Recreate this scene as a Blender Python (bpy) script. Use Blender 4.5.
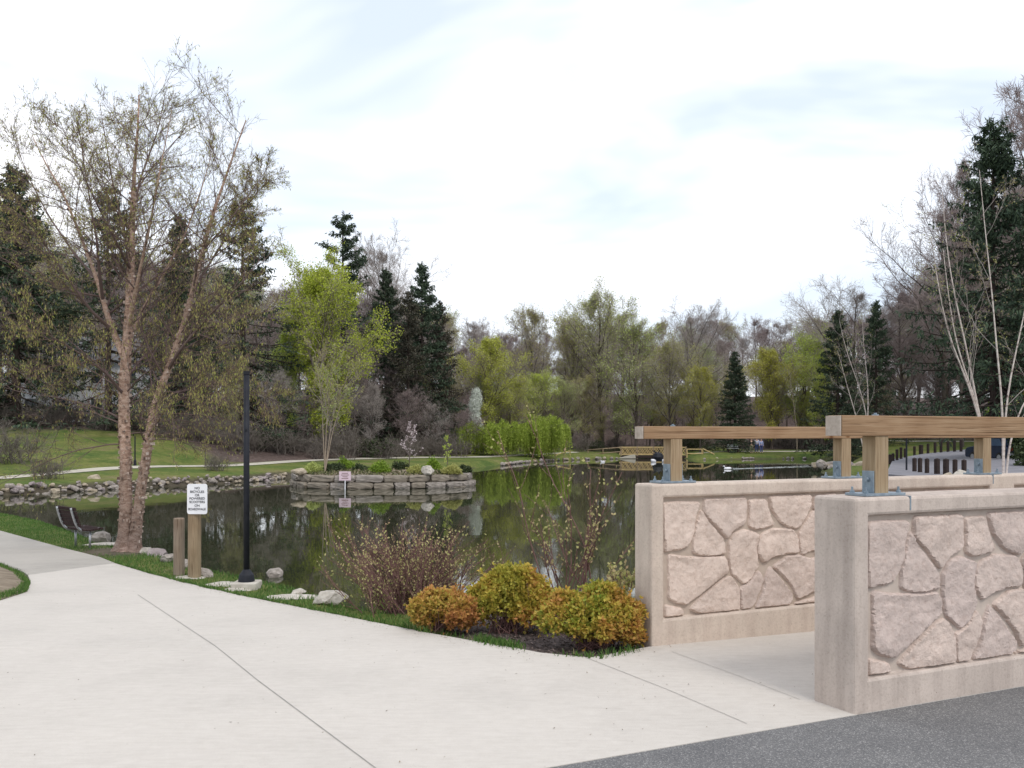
import bpy, math, random
import numpy as np
from mathutils import Vector, Matrix

for o in list(bpy.data.objects): bpy.data.objects.remove(o)
SC = bpy.context.scene
COL = SC.collection
R = math.radians

# ------------------------------------------------------------------ camera
F, HX, HY, EYE = 960.0, 512.0, 433.0, 1.65
cd = bpy.data.cameras.new('camera'); cam = bpy.data.objects.new('camera', cd); COL.objects.link(cam)
cam.location = (0, 0, EYE); cam.rotation_euler = (R(90), 0, 0)
cd.sensor_width = 36.0; cd.lens = F / 1024 * 36.0; cd.shift_y = (HY - 384) / 1024.0
cd.clip_start = 0.1; cd.clip_end = 2000
SC.camera = cam

# ------------------------------------------------------------------ world
SUN_EL, SUN_AZ = R(52), R(150)     # azimuth measured clockwise from +Y: behind the camera, to the right
W = bpy.data.worlds.new('World'); SC.world = W; W.use_nodes = True
nt = W.node_tree; nt.nodes.clear()
N = nt.nodes.new; L = nt.links.new
wo = N('ShaderNodeOutputWorld'); bg = N('ShaderNodeBackground'); bg.inputs[1].default_value = 0.1
sky = N('ShaderNodeTexSky'); sky.sky_type = 'NISHITA'; sky.sun_disc = False
sky.sun_elevation = SUN_EL; sky.sun_rotation = SUN_AZ; sky.air_density = 1.0; sky.dust_density = 1.5
tc = N('ShaderNodeTexCoord'); mp = N('ShaderNodeMapping'); mp.inputs['Scale'].default_value = (1.2, 1.2, 3.6)
mp.inputs['Location'].default_value = (3.9, 1.1, 0.45)
nz = N('ShaderNodeTexNoise'); nz.inputs['Scale'].default_value = 1.9; nz.inputs['Detail'].default_value = 4
nz.inputs['Roughness'].default_value = 0.55; nz.inputs['Distortion'].default_value = 0.4
rp = N('ShaderNodeValToRGB'); rp.color_ramp.elements[0].position = 0.38; rp.color_ramp.elements[0].color = (.0,.0,.0,1)
rp.color_ramp.elements[1].position = 0.64; rp.color_ramp.elements[1].color = (1,1,1,1)
cloud = N('ShaderNodeRGB'); cloud.outputs[0].default_value = (12.2, 12.3, 12.7, 1)
mx = N('ShaderNodeMix'); mx.data_type = 'RGBA'
L(tc.outputs['Generated'], mp.inputs['Vector']); L(mp.outputs[0], nz.inputs['Vector']); L(nz.outputs[0], rp.inputs[0])
sm = N('ShaderNodeVectorMath'); sm.operation = 'SCALE'; sm.inputs[3].default_value = 2.2; L(sky.outputs[0], sm.inputs[0])
sh = N('ShaderNodeMix'); sh.data_type = 'RGBA'; sh.inputs[0].default_value = .85; sh.inputs[7].default_value = (7.8, 8.6, 9.8, 1); L(sm.outputs[0], sh.inputs[6])
L(rp.outputs[0], mx.inputs[0]); L(sh.outputs[2], mx.inputs[6]); L(cloud.outputs[0], mx.inputs[7])
L(mx.outputs[2], bg.inputs[0]); L(bg.outputs[0], wo.inputs[0])

# ------------------------------------------------------------------ sun
sd = bpy.data.lights.new('sun', 'SUN'); sd.energy = 1.3; sd.angle = R(14); sd.color = (1.0, 0.95, 0.88)
so = bpy.data.objects.new('sun', sd); COL.objects.link(so)
dv = Vector((math.sin(SUN_AZ)*math.cos(SUN_EL), math.cos(SUN_AZ)*math.cos(SUN_EL), math.sin(SUN_EL)))
so.rotation_euler = dv.to_track_quat('Z', 'Y').to_euler(); so.location = (0, 0, 60)

vs = SC.view_settings
vs.view_transform = 'Standard'; vs.look = 'None'; vs.exposure = 0.18; vs.gamma = 1.0; vs.use_curve_mapping = False
SC.cycles.max_bounces = 6; SC.cycles.diffuse_bounces = 3; SC.cycles.glossy_bounces = 3
SC.cycles.transparent_max_bounces = 8; SC.cycles.use_denoising = True

# ================================================================== helpers
rs = np.random.RandomState
def tag(o, label=None, cat=None, group=None, kind=None):
    if label: o['label'] = label
    if cat: o['category'] = cat
    if group: o['group'] = group
    if kind: o['kind'] = kind
    return o
def empty(name, loc=(0,0,0), rz=0):
    o = bpy.data.objects.new(name, None); COL.objects.link(o); o.location = loc; o.rotation_euler = (0,0,rz)
    o.empty_display_size = .2
    return o
def link(name, me, parent=None, loc=None):
    o = bpy.data.objects.new(name, me); COL.objects.link(o)
    if parent is not None: o.parent = parent
    if loc is not None: o.location = loc
    return o
def mesh_np(name, V, Q, mats, mi=None, smooth=False):
    V = np.asarray(V, dtype=np.float32).reshape(-1,3); Q = np.asarray(Q, dtype=np.int32); k = Q.shape[1]
    me = bpy.data.meshes.new(name)
    me.vertices.add(len(V)); me.vertices.foreach_set('co', V.ravel())
    me.loops.add(Q.size); me.loops.foreach_set('vertex_index', Q.ravel())
    me.polygons.add(len(Q)); me.polygons.foreach_set('loop_start', np.arange(0, Q.size, k, dtype=np.int32))
    me.polygons.foreach_set('loop_total', np.full(len(Q), k, dtype=np.int32))
    if not isinstance(mats, (list, tuple)): mats = [mats]
    for m in mats: me.materials.append(m)
    if mi is not None: me.polygons.foreach_set('material_index', np.asarray(mi, dtype=np.int32))
    if smooth: me.polygons.foreach_set('use_smooth', np.ones(len(Q), dtype=bool))
    me.update(calc_edges=True)
    return me
def cat_geo(*gs):
    Vs, Qs, Ms, off = [], [], [], 0
    for i, (V, Q) in enumerate(gs):
        if len(V) == 0: continue
        Vs.append(V); Qs.append(Q + off); Ms.append(np.full(len(Q), i)); off += len(V)
    return np.concatenate(Vs), np.concatenate(Qs), np.concatenate(Ms)

class MB:
    """collects boxes, tubes, prisms into one mesh"""
    def __init__(s): s.v = []; s.f = []
    def add(s, vs_, fs):
        o = len(s.v); s.v += [tuple(map(float, p)) for p in vs_]; s.f += [tuple(i+o for i in f) for f in fs]; return s
    def box(s, c, d, M=None):
        x,y,z = [a/2 for a in d]
        p = [Vector((sx*x, sy*y, sz*z)) for sx in (-1,1) for sy in (-1,1) for sz in (-1,1)]
        if M is not None: p = [M @ q for q in p]
        p = [q + Vector(c) for q in p]
        return s.add(p, [(0,1,3,2),(4,6,7,5),(0,4,5,1),(2,3,7,6),(0,2,6,4),(1,5,7,3)])
    def tube(s, pts, r, n=8, cap=True):
        pts = [Vector(p) for p in pts]
        if not hasattr(r, '__len__'): r = [r]*len(pts)
        rings = []
        ref = None
        for i, p in enumerate(pts):
            t = (pts[min(i+1,len(pts)-1)] - pts[max(i-1,0)]).normalized()
            if ref is None: ref = Vector((1,0,0)) if abs(t.x) < .9 else Vector((0,1,0))
            a = (ref - t*ref.dot(t)).normalized(); b = t.cross(a); ref = a
            rings.append([p + (a*math.cos(2*PI*k/n) + b*math.sin(2*PI*k/n))*r[i] for k in range(n)])
        vs_ = [q for rg in rings for q in rg]; fs = []
        for i in range(len(pts)-1):
            for k in range(n): fs.append((i*n+k, i*n+(k+1)%n, (i+1)*n+(k+1)%n, (i+1)*n+k))
        if cap: fs += [tuple(range(n))[::-1], tuple(range((len(pts)-1)*n, len(pts)*n))]
        return s.add(vs_, fs)
    def prism(s, poly, axis_fn, d0, d1):
        n = len(poly)
        vs_ = [axis_fn(a, b, d0) for a, b in poly] + [axis_fn(a, b, d1) for a, b in poly]
        fs = [tuple(range(n))[::-1], tuple(range(n, 2*n))] + [(i, (i+1)%n, n+(i+1)%n, n+i) for i in range(n)]
        return s.add(vs_, fs)
    def mesh(s, name, mat, smooth=False):
        me = bpy.data.meshes.new(name); me.from_pydata(s.v, [], s.f); me.materials.append(mat)
        import bmesh
        bm = bmesh.new(); bm.from_mesh(me); bmesh.ops.recalc_face_normals(bm, faces=bm.faces); bm.to_mesh(me); bm.free()
        if smooth:
            for p in me.polygons: p.use_smooth = True
        return me
    def build(s, name, mat, parent=None, smooth=False, bevel=0, loc=None):
        o = link(name, s.mesh(name, mat, smooth), parent, loc)
        if bevel:
            b = o.modifiers.new('bevel', 'BEVEL'); b.width = bevel; b.segments = 2; b.limit_method = 'ANGLE'; b.angle_limit = R(35)
        return o
PI = math.pi
def copy_tree(o, parent=None):
    c = o.copy(); COL.objects.link(c); c.parent = parent
    for ch in list(o.children):
        d = ch.copy(); COL.objects.link(d); d.parent = c
        for g in list(ch.children):
            e = g.copy(); COL.objects.link(e); e.parent = d
    return c

# ------------------------------------------------------------------ materials
def ramp(nt, fac, stops):
    r = nt.nodes.new('ShaderNodeValToRGB'); e = r.color_ramp.elements
    while len(e) < len(stops): e.new(0.5)
    for i, (p, c) in enumerate(stops): e[i].position = p; e[i].color = (*c, 1)
    nt.links.new(fac, r.inputs[0]); return r.outputs[0]
def base_mat(name, rough=.8, spec=.3):
    m = bpy.data.materials.new(name); m.use_nodes = True; nt = m.node_tree
    b = nt.nodes['Principled BSDF']; b.inputs['Roughness'].default_value = rough; b.inputs['Specular IOR Level'].default_value = spec
    return m, nt, b
def noise(nt, scale, detail=5, rough=.6, coords='Object', stretch=None, dist=0):
    tc = nt.nodes.new('ShaderNodeTexCoord'); n = nt.nodes.new('ShaderNodeTexNoise')
    n.inputs['Scale'].default_value = scale; n.inputs['Detail'].default_value = detail; n.inputs['Roughness'].default_value = rough
    n.inputs['Distortion'].default_value = dist
    if stretch:
        mp = nt.nodes.new('ShaderNodeMapping'); mp.inputs['Scale'].default_value = stretch
        nt.links.new(tc.outputs[coords], mp.inputs[0]); nt.links.new(mp.outputs[0], n.inputs['Vector'])
    else: nt.links.new(tc.outputs[coords], n.inputs['Vector'])
    return n.outputs[0]
def bump(nt, b, h, strength=.3, dist=.02, prev=None):
    bp = nt.nodes.new('ShaderNodeBump'); bp.inputs['Strength'].default_value = strength; bp.inputs['Distance'].default_value = dist
    nt.links.new(h, bp.inputs['Height'])
    if prev is not None: nt.links.new(prev, bp.inputs['Normal'])
    nt.links.new(bp.outputs[0], b.inputs['Normal']); return bp.outputs[0]
def mult(nt, a, bb, fac=1.0, mode='MULTIPLY'):
    m = nt.nodes.new('ShaderNodeMix'); m.data_type = 'RGBA'; m.blend_type = mode
    if isinstance(fac, float): m.inputs[0].default_value = fac
    else: nt.links.new(fac, m.inputs[0])
    nt.links.new(a, m.inputs[6])
    if isinstance(bb, tuple): m.inputs[7].default_value = (*bb, 1)
    else: nt.links.new(bb, m.inputs[7])
    return m.outputs[2]
def simple(name, stops, scale=8, rough=.8, spec=.3, bs=.3, bd=.01, bscale=None, stretch=None, detail=6, coords='Object', metal=0):
    m, nt, b = base_mat(name, rough, spec); b.inputs['Metallic'].default_value = metal
    n = noise(nt, scale, detail, .6, coords, stretch)
    nt.links.new(ramp(nt, n, stops), b.inputs['Base Color'])
    if bs: bump(nt, b, noise(nt, bscale or scale*3, 4, .6, coords, stretch), bs, bd)
    return m
def leaf_mat(name, stops, rough=.6, trans=.25, objvar=.0, posnoise=None):
    """per-leaf colour from the mesh island"""
    m, nt, b = base_mat(name, rough, .25)
    g = nt.nodes.new('ShaderNodeNewGeometry'); fac = g.outputs['Random Per Island']
    if posnoise:
        ad = nt.nodes.new('ShaderNodeMath'); ad.operation = 'MULTIPLY_ADD'; ad.use_clamp = True
        n = noise(nt, posnoise, 2, .5)
        mr = nt.nodes.new('ShaderNodeMapRange'); mr.inputs[1].default_value = .3; mr.inputs[2].default_value = .7
        nt.links.new(n, mr.inputs[0])
        nt.links.new(mr.outputs[0], ad.inputs[0]); ad.inputs[1].default_value = .6
        m2 = nt.nodes.new('ShaderNodeMath'); m2.operation = 'MULTIPLY'; m2.inputs[1].default_value = .4
        nt.links.new(fac, m2.inputs[0]); nt.links.new(m2.outputs[0], ad.inputs[2]); fac = ad.outputs[0]
    col = ramp(nt, fac, stops)
    if objvar:
        oi = nt.nodes.new('ShaderNodeObjectInfo'); hs = nt.nodes.new('ShaderNodeHueSaturation')
        mr = nt.nodes.new('ShaderNodeMapRange'); mr.inputs[3].default_value = .5 - objvar*.12; mr.inputs[4].default_value = .5 + objvar*.08
        nt.links.new(oi.outputs['Random'], mr.inputs[0]); nt.links.new(mr.outputs[0], hs.inputs['Hue'])
        mr2 = nt.nodes.new('ShaderNodeMapRange'); mr2.inputs[3].default_value = 1-objvar*.6; mr2.inputs[4].default_value = 1+objvar*.5
        nt.links.new(oi.outputs['Random'], mr2.inputs[0]); nt.links.new(mr2.outputs[0], hs.inputs['Value'])
        nt.links.new(col, hs.inputs['Color']); col = hs.outputs[0]
    nt.links.new(col, b.inputs['Base Color'])
    if trans:
        t = nt.nodes.new('ShaderNodeBsdfTranslucent'); nt.links.new(col, t.inputs['Color'])
        mxs = nt.nodes.new('ShaderNodeMixShader'); mxs.inputs[0].default_value = trans
        out = nt.nodes['Material Output']
        nt.links.new(b.outputs[0], mxs.inputs[1]); nt.links.new(t.outputs[0], mxs.inputs[2]); nt.links.new(mxs.outputs[0], out.inputs[0])
    return m

M = {}
# concrete path
def concrete(name, c, var=.06, warm=(0,0,0)):
    m, nt, b = base_mat(name, .85, .25)
    n1 = noise(nt, .7, 6, .65); n2 = noise(nt, 14, 6, .7); n3 = noise(nt, 160, 3, .7)
    lo = tuple(max(0, x*(1-var*2)) for x in c); hi = tuple(x*(1+var) for x in c)
    col = ramp(nt, n1, [(.3, lo), (.5, c), (.72, hi)])
    col = mult(nt, col, ramp(nt, n2, [(.3, (.94,.935,.93)), (.6, (1,1,1))]))
    col = mult(nt, col, ramp(nt, n3, [(.32, (.86,.85,.84)), (.5, (1,1,1))]))
    nb = noise(nt, 5, 6, .6, stretch=(1, 6, 1)); col = mult(nt, col, ramp(nt, nb, [(.35, (.94,.935,.93)), (.6, (1,1,1))]))
    nt.links.new(col, b.inputs['Base Color'])
    p = bump(nt, b, n3, .25, .004); bump(nt, b, n2, .2, .01, p)
    return m
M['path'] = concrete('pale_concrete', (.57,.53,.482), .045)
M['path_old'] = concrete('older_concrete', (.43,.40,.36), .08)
def cast(name, c, stain):
    m, nt, b = base_mat(name, .9, .2)
    n1 = noise(nt, 2.2, 7, .7); n2 = noise(nt, 60, 4, .7); n3 = noise(nt, 3.5, 6, .6, stretch=(3.2,3.2,.35))
    col = ramp(nt, n1, [(.3, tuple(x*.84 for x in c)), (.52, c), (.7, tuple(x*1.1 for x in c))])
    col = mult(nt, col, ramp(nt, n3, [(.36, stain), (.56, (1,1,1))]))
    col = mult(nt, col, ramp(nt, n2, [(.3, (.82,.8,.78)), (.5, (1,1,1))]))
    vz = nt.nodes.new('ShaderNodeTexVoronoi'); vz.inputs['Scale'].default_value = 22
    tcn = nt.nodes.new('ShaderNodeTexCoord'); nt.links.new(tcn.outputs['Object'], vz.inputs['Vector'])
    pit = ramp(nt, vz.outputs['Distance'], [(.05, (.45,.42,.40)), (.09, (1,1,1))])
    vk = noise(nt, 9, 2, .5); pk = ramp(nt, vk, [(.58, (0,0,0)), (.62, (1,1,1))])
    col = mult(nt, col, pit, pk)
    nt.links.new(col, b.inputs['Base Color'])
    p = bump(nt, b, n2, .35, .004); bump(nt, b, n1, .2, .01, p)
    return m
M['cast'] = cast('cast_concrete', (.55,.47,.415), (.84,.83,.83))
M['cast_far'] = cast('cast_concrete_clean', (.60,.51,.435), (.9,.88,.88))
def stone_face(name, c):
    m, nt, b = base_mat(name, .9, .2)
    n1 = noise(nt, 5, 8, .7, dist=.5); n2 = noise(nt, 30, 6, .7); n3 = noise(nt, 90, 4, .7)
    col = ramp(nt, n1, [(.3, tuple(x*.82 for x in c)), (.5, c), (.7, tuple(x*1.12 for x in c))])
    col = mult(nt, col, ramp(nt, n2, [(.3, (.84,.80,.78)), (.52, (1,1,1))]))
    gi = nt.nodes.new('ShaderNodeNewGeometry'); col = mult(nt, col, ramp(nt, gi.outputs['Random Per Island'], [(0,(.92,.91,.92)),(.5,(1,.985,.97)),(1,(1.05,1.03,1.0))]))
    nt.links.new(col, b.inputs['Base Color'])
    p = bump(nt, b, n1, .55, .035); p = bump(nt, b, n2, .5, .012, p); bump(nt, b, n3, .4, .004, p)
    return m
M['panel'] = stone_face('form_lined_stone', (.60,.50,.45))
M['panel_far'] = stone_face('form_lined_stone_clean', (.65,.545,.485))
M['groove_shade'] = simple('stone_groove_shade', [(.3,(.46,.385,.335)),(.7,(.55,.47,.41))], 9, .95, .1)  # shade in the grooves between cast stones, painted as a darker colour
M['groove_shade_far'] = simple('stone_groove_shade_far', [(.3,(.44,.36,.30)),(.7,(.54,.455,.385))], 9, .95, .1)  # far wall's groove shade, likewise put into the colour
# asphalt
m, nt, b = base_mat('asphalt', .9, .3)
vz = nt.nodes.new('ShaderNodeTexVoronoi'); vz.inputs['Scale'].default_value = 165
tcn = nt.nodes.new('ShaderNodeTexCoord'); nt.links.new(tcn.outputs['Object'], vz.inputs['Vector'])
sep = nt.nodes.new('ShaderNodeSeparateColor'); nt.links.new(vz.outputs['Color'], sep.inputs[0])
col = ramp(nt, sep.outputs[0], [(0, (.12,.12,.122)), (.5, (.155,.153,.152)), (.85, (.21,.205,.20)), (.97, (.34,.33,.32))])
n1 = noise(nt, 1.3, 6, .7); col = mult(nt, col, ramp(nt, n1, [(.3, (.8,.8,.82)), (.7, (1.1,1.1,1.1))]))
nt.links.new(col, b.inputs['Base Color']); p = bump(nt, b, vz.outputs['Distance'], .6, .006); M['asphalt'] = m
# timber
def timber(name, cols, scale=3.0, axis='x', knots=True):
    m, nt, b = base_mat(name, .75, .25)
    st = {'x': (.6, 14, 22), 'z': (16, 16, .7)}[axis]
    n1 = noise(nt, scale, 6, .65, stretch=st, dist=1.2); n2 = noise(nt, 2.0, 3, .5)
    col = ramp(nt, n1, [(.25, cols[0]), (.5, cols[1]), (.75, cols[2])])
    col = mult(nt, col, ramp(nt, n2, [(.35, (.85,.75,.68)), (.6, (1.05,1.0,.97))]))
    if knots:
        vz = nt.nodes.new('ShaderNodeTexVoronoi'); vz.inputs['Scale'].default_value = 4.6
        tcn = nt.nodes.new('ShaderNodeTexCoord'); nt.links.new(tcn.outputs['Object'], vz.inputs['Vector'])
        col = mult(nt, col, ramp(nt, vz.outputs['Distance'], [(.05, (.3,.18,.1)), (.11, (.8,.68,.55)), (.16, (1,1,1))]))
    n3 = noise(nt, 5, 5, .6, stretch=(.35, 30, 30) if axis == 'x' else (30, 30, .5))
    col = mult(nt, col, ramp(nt, n3, [(.34, (.32,.25,.2)), (.41, (1,1,1))]))
    nt.links.new(col, b.inputs['Base Color']); bump(nt, b, n1, .3, .004)
    return m
M['rail'] = timber('weathered_pine_rail', [(.20,.125,.07),(.31,.21,.125),(.39,.29,.19)])
M['post'] = timber('treated_pine_post', [(.24,.18,.11),(.34,.27,.175),(.43,.355,.25)], 3, 'z', False)
M['endgrain'] = simple('sawn_end_grain', [(.3,(.36,.30,.25)),(.7,(.52,.45,.39))], 22, .9)
M['greypost'] = timber('grey_weathered_post', [(.17,.145,.115),(.26,.22,.175),(.34,.30,.24)], 3, 'z', False)
M['brownpost'] = timber('brown_stained_timber', [(.19,.15,.10),(.29,.235,.16),(.38,.31,.22)], 3, 'z', False)
M['ochre'] = simple('ochre_timber', [(.3,(.40,.29,.13)),(.7,(.58,.44,.22))], 4, .8)
M['galv'] = simple('galvanised_steel', [(.3,(.17,.22,.27)),(.7,(.30,.36,.41))], 20, .5, .5, metal=.35)
M['black'] = simple('black_paint', [(.3,(.010,.011,.016)),(.7,(.020,.022,.030))], 15, .6, .25, .1)
M['chrome'] = simple('dull_aluminium', [(.3,(.36,.37,.39)),(.7,(.5,.51,.53))], 20, .4, .5, metal=.6)
M['slat'] = simple('dark_recycled_slats', [(.3,(.035,.022,.022)),(.7,(.07,.048,.046))], 12, .95, .1)
M['white'] = simple('white_sheet', [(.3,(.74,.74,.77)),(.7,(.82,.82,.85))], 12, .5, .4, .05)
M['ink'] = simple('black_lettering', [(.3,(.02,.02,.03)),(.7,(.03,.03,.04))], 12, .6)
M['pink'] = simple('pinkish_sheet', [(.3,(.66,.50,.56)),(.7,(.75,.60,.66))], 12, .5, .4, .05)
M['rock'] = simple('field_stone', [(.25,(.15,.13,.11)),(.5,(.30,.265,.235)),(.75,(.46,.41,.37))], 3, .9, .2, .5, .03)
M['rock2'] = simple('tan_stone', [(.25,(.22,.175,.125)),(.5,(.38,.32,.24)),(.75,(.54,.47,.37))], 3, .9, .2, .5, .03)
M['rock3'] = simple('mauve_stone', [(.25,(.16,.135,.13)),(.5,(.29,.245,.24)),(.75,(.40,.345,.335))], 3, .9, .2, .5, .03)
M['wallrock'] = simple('stacked_sandstone', [(.25,(.12,.10,.08)),(.5,(.24,.205,.165)),(.75,(.38,.335,.275))], 1.6, .9, .2, .5, .04)
M['palerock'] = simple('pale_stone', [(.25,(.34,.31,.265)),(.5,(.47,.43,.375)),(.75,(.60,.56,.50))], 5, .9, .2, .4, .02)
M['bark'] = simple('grey_brown_bark', [(.3,(.075,.06,.05)),(.7,(.165,.135,.118))], 3, .95, .1, .5, .03, stretch=(4,4,.8))
M['twig'] = simple('mauve_brown_twigs', [(.3,(.23,.18,.17)),(.7,(.38,.31,.295))], 1.2, .95, .1, 0)
M['twig2'] = simple('grey_twigs', [(.3,(.28,.245,.225)),(.7,(.44,.39,.36))], 1.2, .95, .1, 0)
M['darkbark'] = simple('dark_bark', [(.3,(.035,.026,.022)),(.7,(.075,.057,.05))], 3, .95, .1, .5, .03, stretch=(4,4,.8))
M['whitebark'] = simple('white_birch_bark', [(.34,(.13,.095,.08)),(.42,(.50,.42,.38)),(.7,(.72,.65,.60))], 1.6, .85, .2, .4, .01, stretch=(1,1,3.5))
# hero birch bark : peeling pinkish tan with grey-brown curls
m, nt, b = base_mat('peeling_birch_bark', .9, .15)
n1 = noise(nt, 9, 7, .7, stretch=(1,1,2.2), dist=.8); n2 = noise(nt, 1.1, 3, .5); n3 = noise(nt, 40, 4, .7, stretch=(1,1,2.5))
col = ramp(nt, n1, [(.28,(.15,.095,.07)),(.40,(.40,.27,.205)),(.54,(.60,.44,.35)),(.7,(.74,.61,.52))])
col = mult(nt, col, ramp(nt, n2, [(.35,(.72,.70,.70)),(.65,(1.05,1,1))])); col = mult(nt, col, ramp(nt, n3, [(.33,(.55,.5,.48)),(.5,(1,1,1))]))
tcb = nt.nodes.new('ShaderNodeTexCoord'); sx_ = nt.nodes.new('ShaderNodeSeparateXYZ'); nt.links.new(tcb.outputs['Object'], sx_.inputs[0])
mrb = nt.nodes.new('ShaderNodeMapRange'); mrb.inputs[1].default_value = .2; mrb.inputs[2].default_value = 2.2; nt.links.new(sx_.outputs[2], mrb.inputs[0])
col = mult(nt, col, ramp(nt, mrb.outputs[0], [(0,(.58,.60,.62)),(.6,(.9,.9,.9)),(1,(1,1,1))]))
nt.links.new(col, b.inputs['Base Color']); p = bump(nt, b, n1, .8, .03); bump(nt, b, n3, .6, .01, p); M['birchbark'] = m
M['tanbark'] = simple('tan_young_bark', [(.3,(.24,.19,.14)),(.7,(.42,.34,.26))], 3, .9)
M['birchtwig'] = simple('dark_birch_twigs', [(.3,(.11,.075,.07)),(.7,(.21,.15,.14))], 2, .9, .1, 0)
M['catkin'] = leaf_mat('catkins_and_buds', [(0,(.28,.29,.08)),(.45,(.42,.43,.12)),(.8,(.40,.31,.14)),(1,(.26,.17,.10))], .7, .25)
M['needle'] = leaf_mat('spruce_needles', [(0,(.024,.040,.026)),(.5,(.045,.068,.040)),(1,(.085,.115,.064))], .7, .0, .15)
M['needle2'] = leaf_mat('brownish_hemlock_needles', [(0,(.03,.03,.021)),(.5,(.055,.052,.036)),(1,(.10,.085,.058))], .7, .0, .15)
M['lime'] = leaf_mat('lime_spring_leaves', [(0,(.26,.32,.035)),(.5,(.42,.49,.06)),(1,(.58,.62,.10))], .6, .35)
M['pale'] = leaf_mat('pale_spring_leaves', [(0,(.28,.30,.09)),(.5,(.42,.45,.14)),(1,(.56,.58,.22))], .6, .35, .35)
M['ygreen'] = leaf_mat('yellow_green_leaves', [(0,(.34,.37,.06)),(.5,(.48,.52,.09)),(1,(.62,.64,.16))], .6, .35, .3)
M['willow'] = leaf_mat('willow_leaves', [(0,(.20,.28,.04)),(.5,(.36,.46,.07)),(1,(.52,.60,.12))], .6, .3)
M['blossom'] = leaf_mat('white_blossom', [(0,(.55,.60,.50)),(.5,(.75,.78,.70)),(1,(.85,.86,.83))], .6, .3)
M['pinkblossom'] = leaf_mat('pale_pink_blossom', [(0,(.55,.44,.46)),(1,(.8,.72,.72))], .6, .3)
M['shrubgreen'] = leaf_mat('fresh_green_shrub', [(0,(.10,.17,.02)),(.5,(.20,.31,.03)),(1,(.30,.40,.06))], .6, .3)
M['darkshrub'] = leaf_mat('dark_green_shrub', [(0,(.022,.035,.014)),(.5,(.045,.065,.025)),(1,(.08,.10,.04))], .6, .1)
M['spirea'] = leaf_mat('orange_gold_spirea', [(0,(.17,.19,.03)),(.35,(.46,.42,.07)),(.6,(.56,.40,.08)),(.8,(.52,.26,.08)),(1,(.40,.14,.07))], .5, .3, posnoise=2.4)
M['spirea2'] = leaf_mat('orange_spirea', [(0,(.22,.20,.035)),(.3,(.50,.38,.08)),(.6,(.54,.28,.09)),(1,(.40,.15,.08))], .5, .3, posnoise=2.6)
M['spirea3'] = leaf_mat('gold_green_spirea', [(0,(.14,.22,.03)),(.25,(.36,.38,.06)),(.45,(.52,.40,.075)),(.8,(.52,.27,.08)),(1,(.40,.15,.08))], .5, .3, posnoise=2.8)
M['redstem'] = simple('red_brown_stems', [(.3,(.13,.065,.06)),(.7,(.26,.15,.135))], 4, .8, .2, 0)
M['bud'] = leaf_mat('opening_leaf_buds', [(0,(.38,.40,.13)),(.5,(.54,.50,.22)),(1,(.50,.36,.22))], .6, .35)
M['grass'] = leaf_mat('grass_blades', [(0,(.045,.105,.022)),(.5,(.085,.17,.035)),(.9,(.13,.22,.05)),(1,(.26,.24,.11))], .6, .3)
M['soil'] = simple('bare_soil', [(.3,(.16,.125,.09)),(.7,(.30,.25,.19))], 5, .95, .1, .6, .03)
M['mulch'] = simple('dark_bark_mulch', [(.25,(.035,.026,.024)),(.5,(.085,.066,.062)),(.75,(.17,.14,.13))], 28, .95, .1, .9, .03, 60)
M['brush'] = simple('tangled_brush', [(.3,(.12,.105,.09)),(.7,(.23,.20,.175))], 1.5, .95, .1, 0)
M['joint'] = simple('dark_joint', [(.3,(.20,.19,.175)),(.7,(.36,.34,.31))], 12, .9)
M['farpath'] = simple('far_path', [(.3,(.40,.37,.30)),(.7,(.50,.465,.39))], 2, .9)
M['drive'] = simple('grey_drive', [(.3,(.17,.165,.18)),(.7,(.235,.23,.25))], 1.5, .9)
M['darktimber'] = simple('dark_brown_timber', [(.3,(.022,.014,.012)),(.7,(.045,.030,.026))], 6, .8)
# water
m, nt, b = base_mat('pond_water', .02, .5)
b.inputs['Base Color'].default_value = (.030,.034,.018,1); b.inputs['IOR'].default_value = 1.33
n1 = noise(nt, .9, 3, .5, stretch=(1, .55, 1)); n2 = noise(nt, 6, 3, .5, stretch=(1,.5,1))
p = bump(nt, b, n1, .25, .012); bump(nt, b, n2, .12, .003, p); M['water'] = m

# ================================================================== terrain
WZ = -1.3
KY = 7.4
def zg(Y): return np.maximum(-.042*np.maximum(0, Y-KY), -1.1)
def P(px, py):
    """ground point seen at a pixel of the photograph, on the near ground"""
    t = (py-HY)/F; Y = EYE/t
    if Y > KY: Y = (EYE - .042*KY)/(t-.042)
    return (px-HX)/F*Y, Y
def Wt(px, py):
    Y = (EYE-WZ)*F/(py-HY); return (px-HX)/F*Y, Y
U = np.array([math.sin(R(64.2)), math.cos(R(64.2))]); Vn = np.array([-U[1], U[0]])
C1 = np.array([(855-HX)/F*EYE*F/(714.7-HY), EYE*F/(714.7-HY)])
C2 = np.array([(652-HX)/F*EYE*F/(646.2-HY), EYE*F/(646.2-HY)])
def wp(c, s, w): return c + U*s + Vn*w

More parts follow.
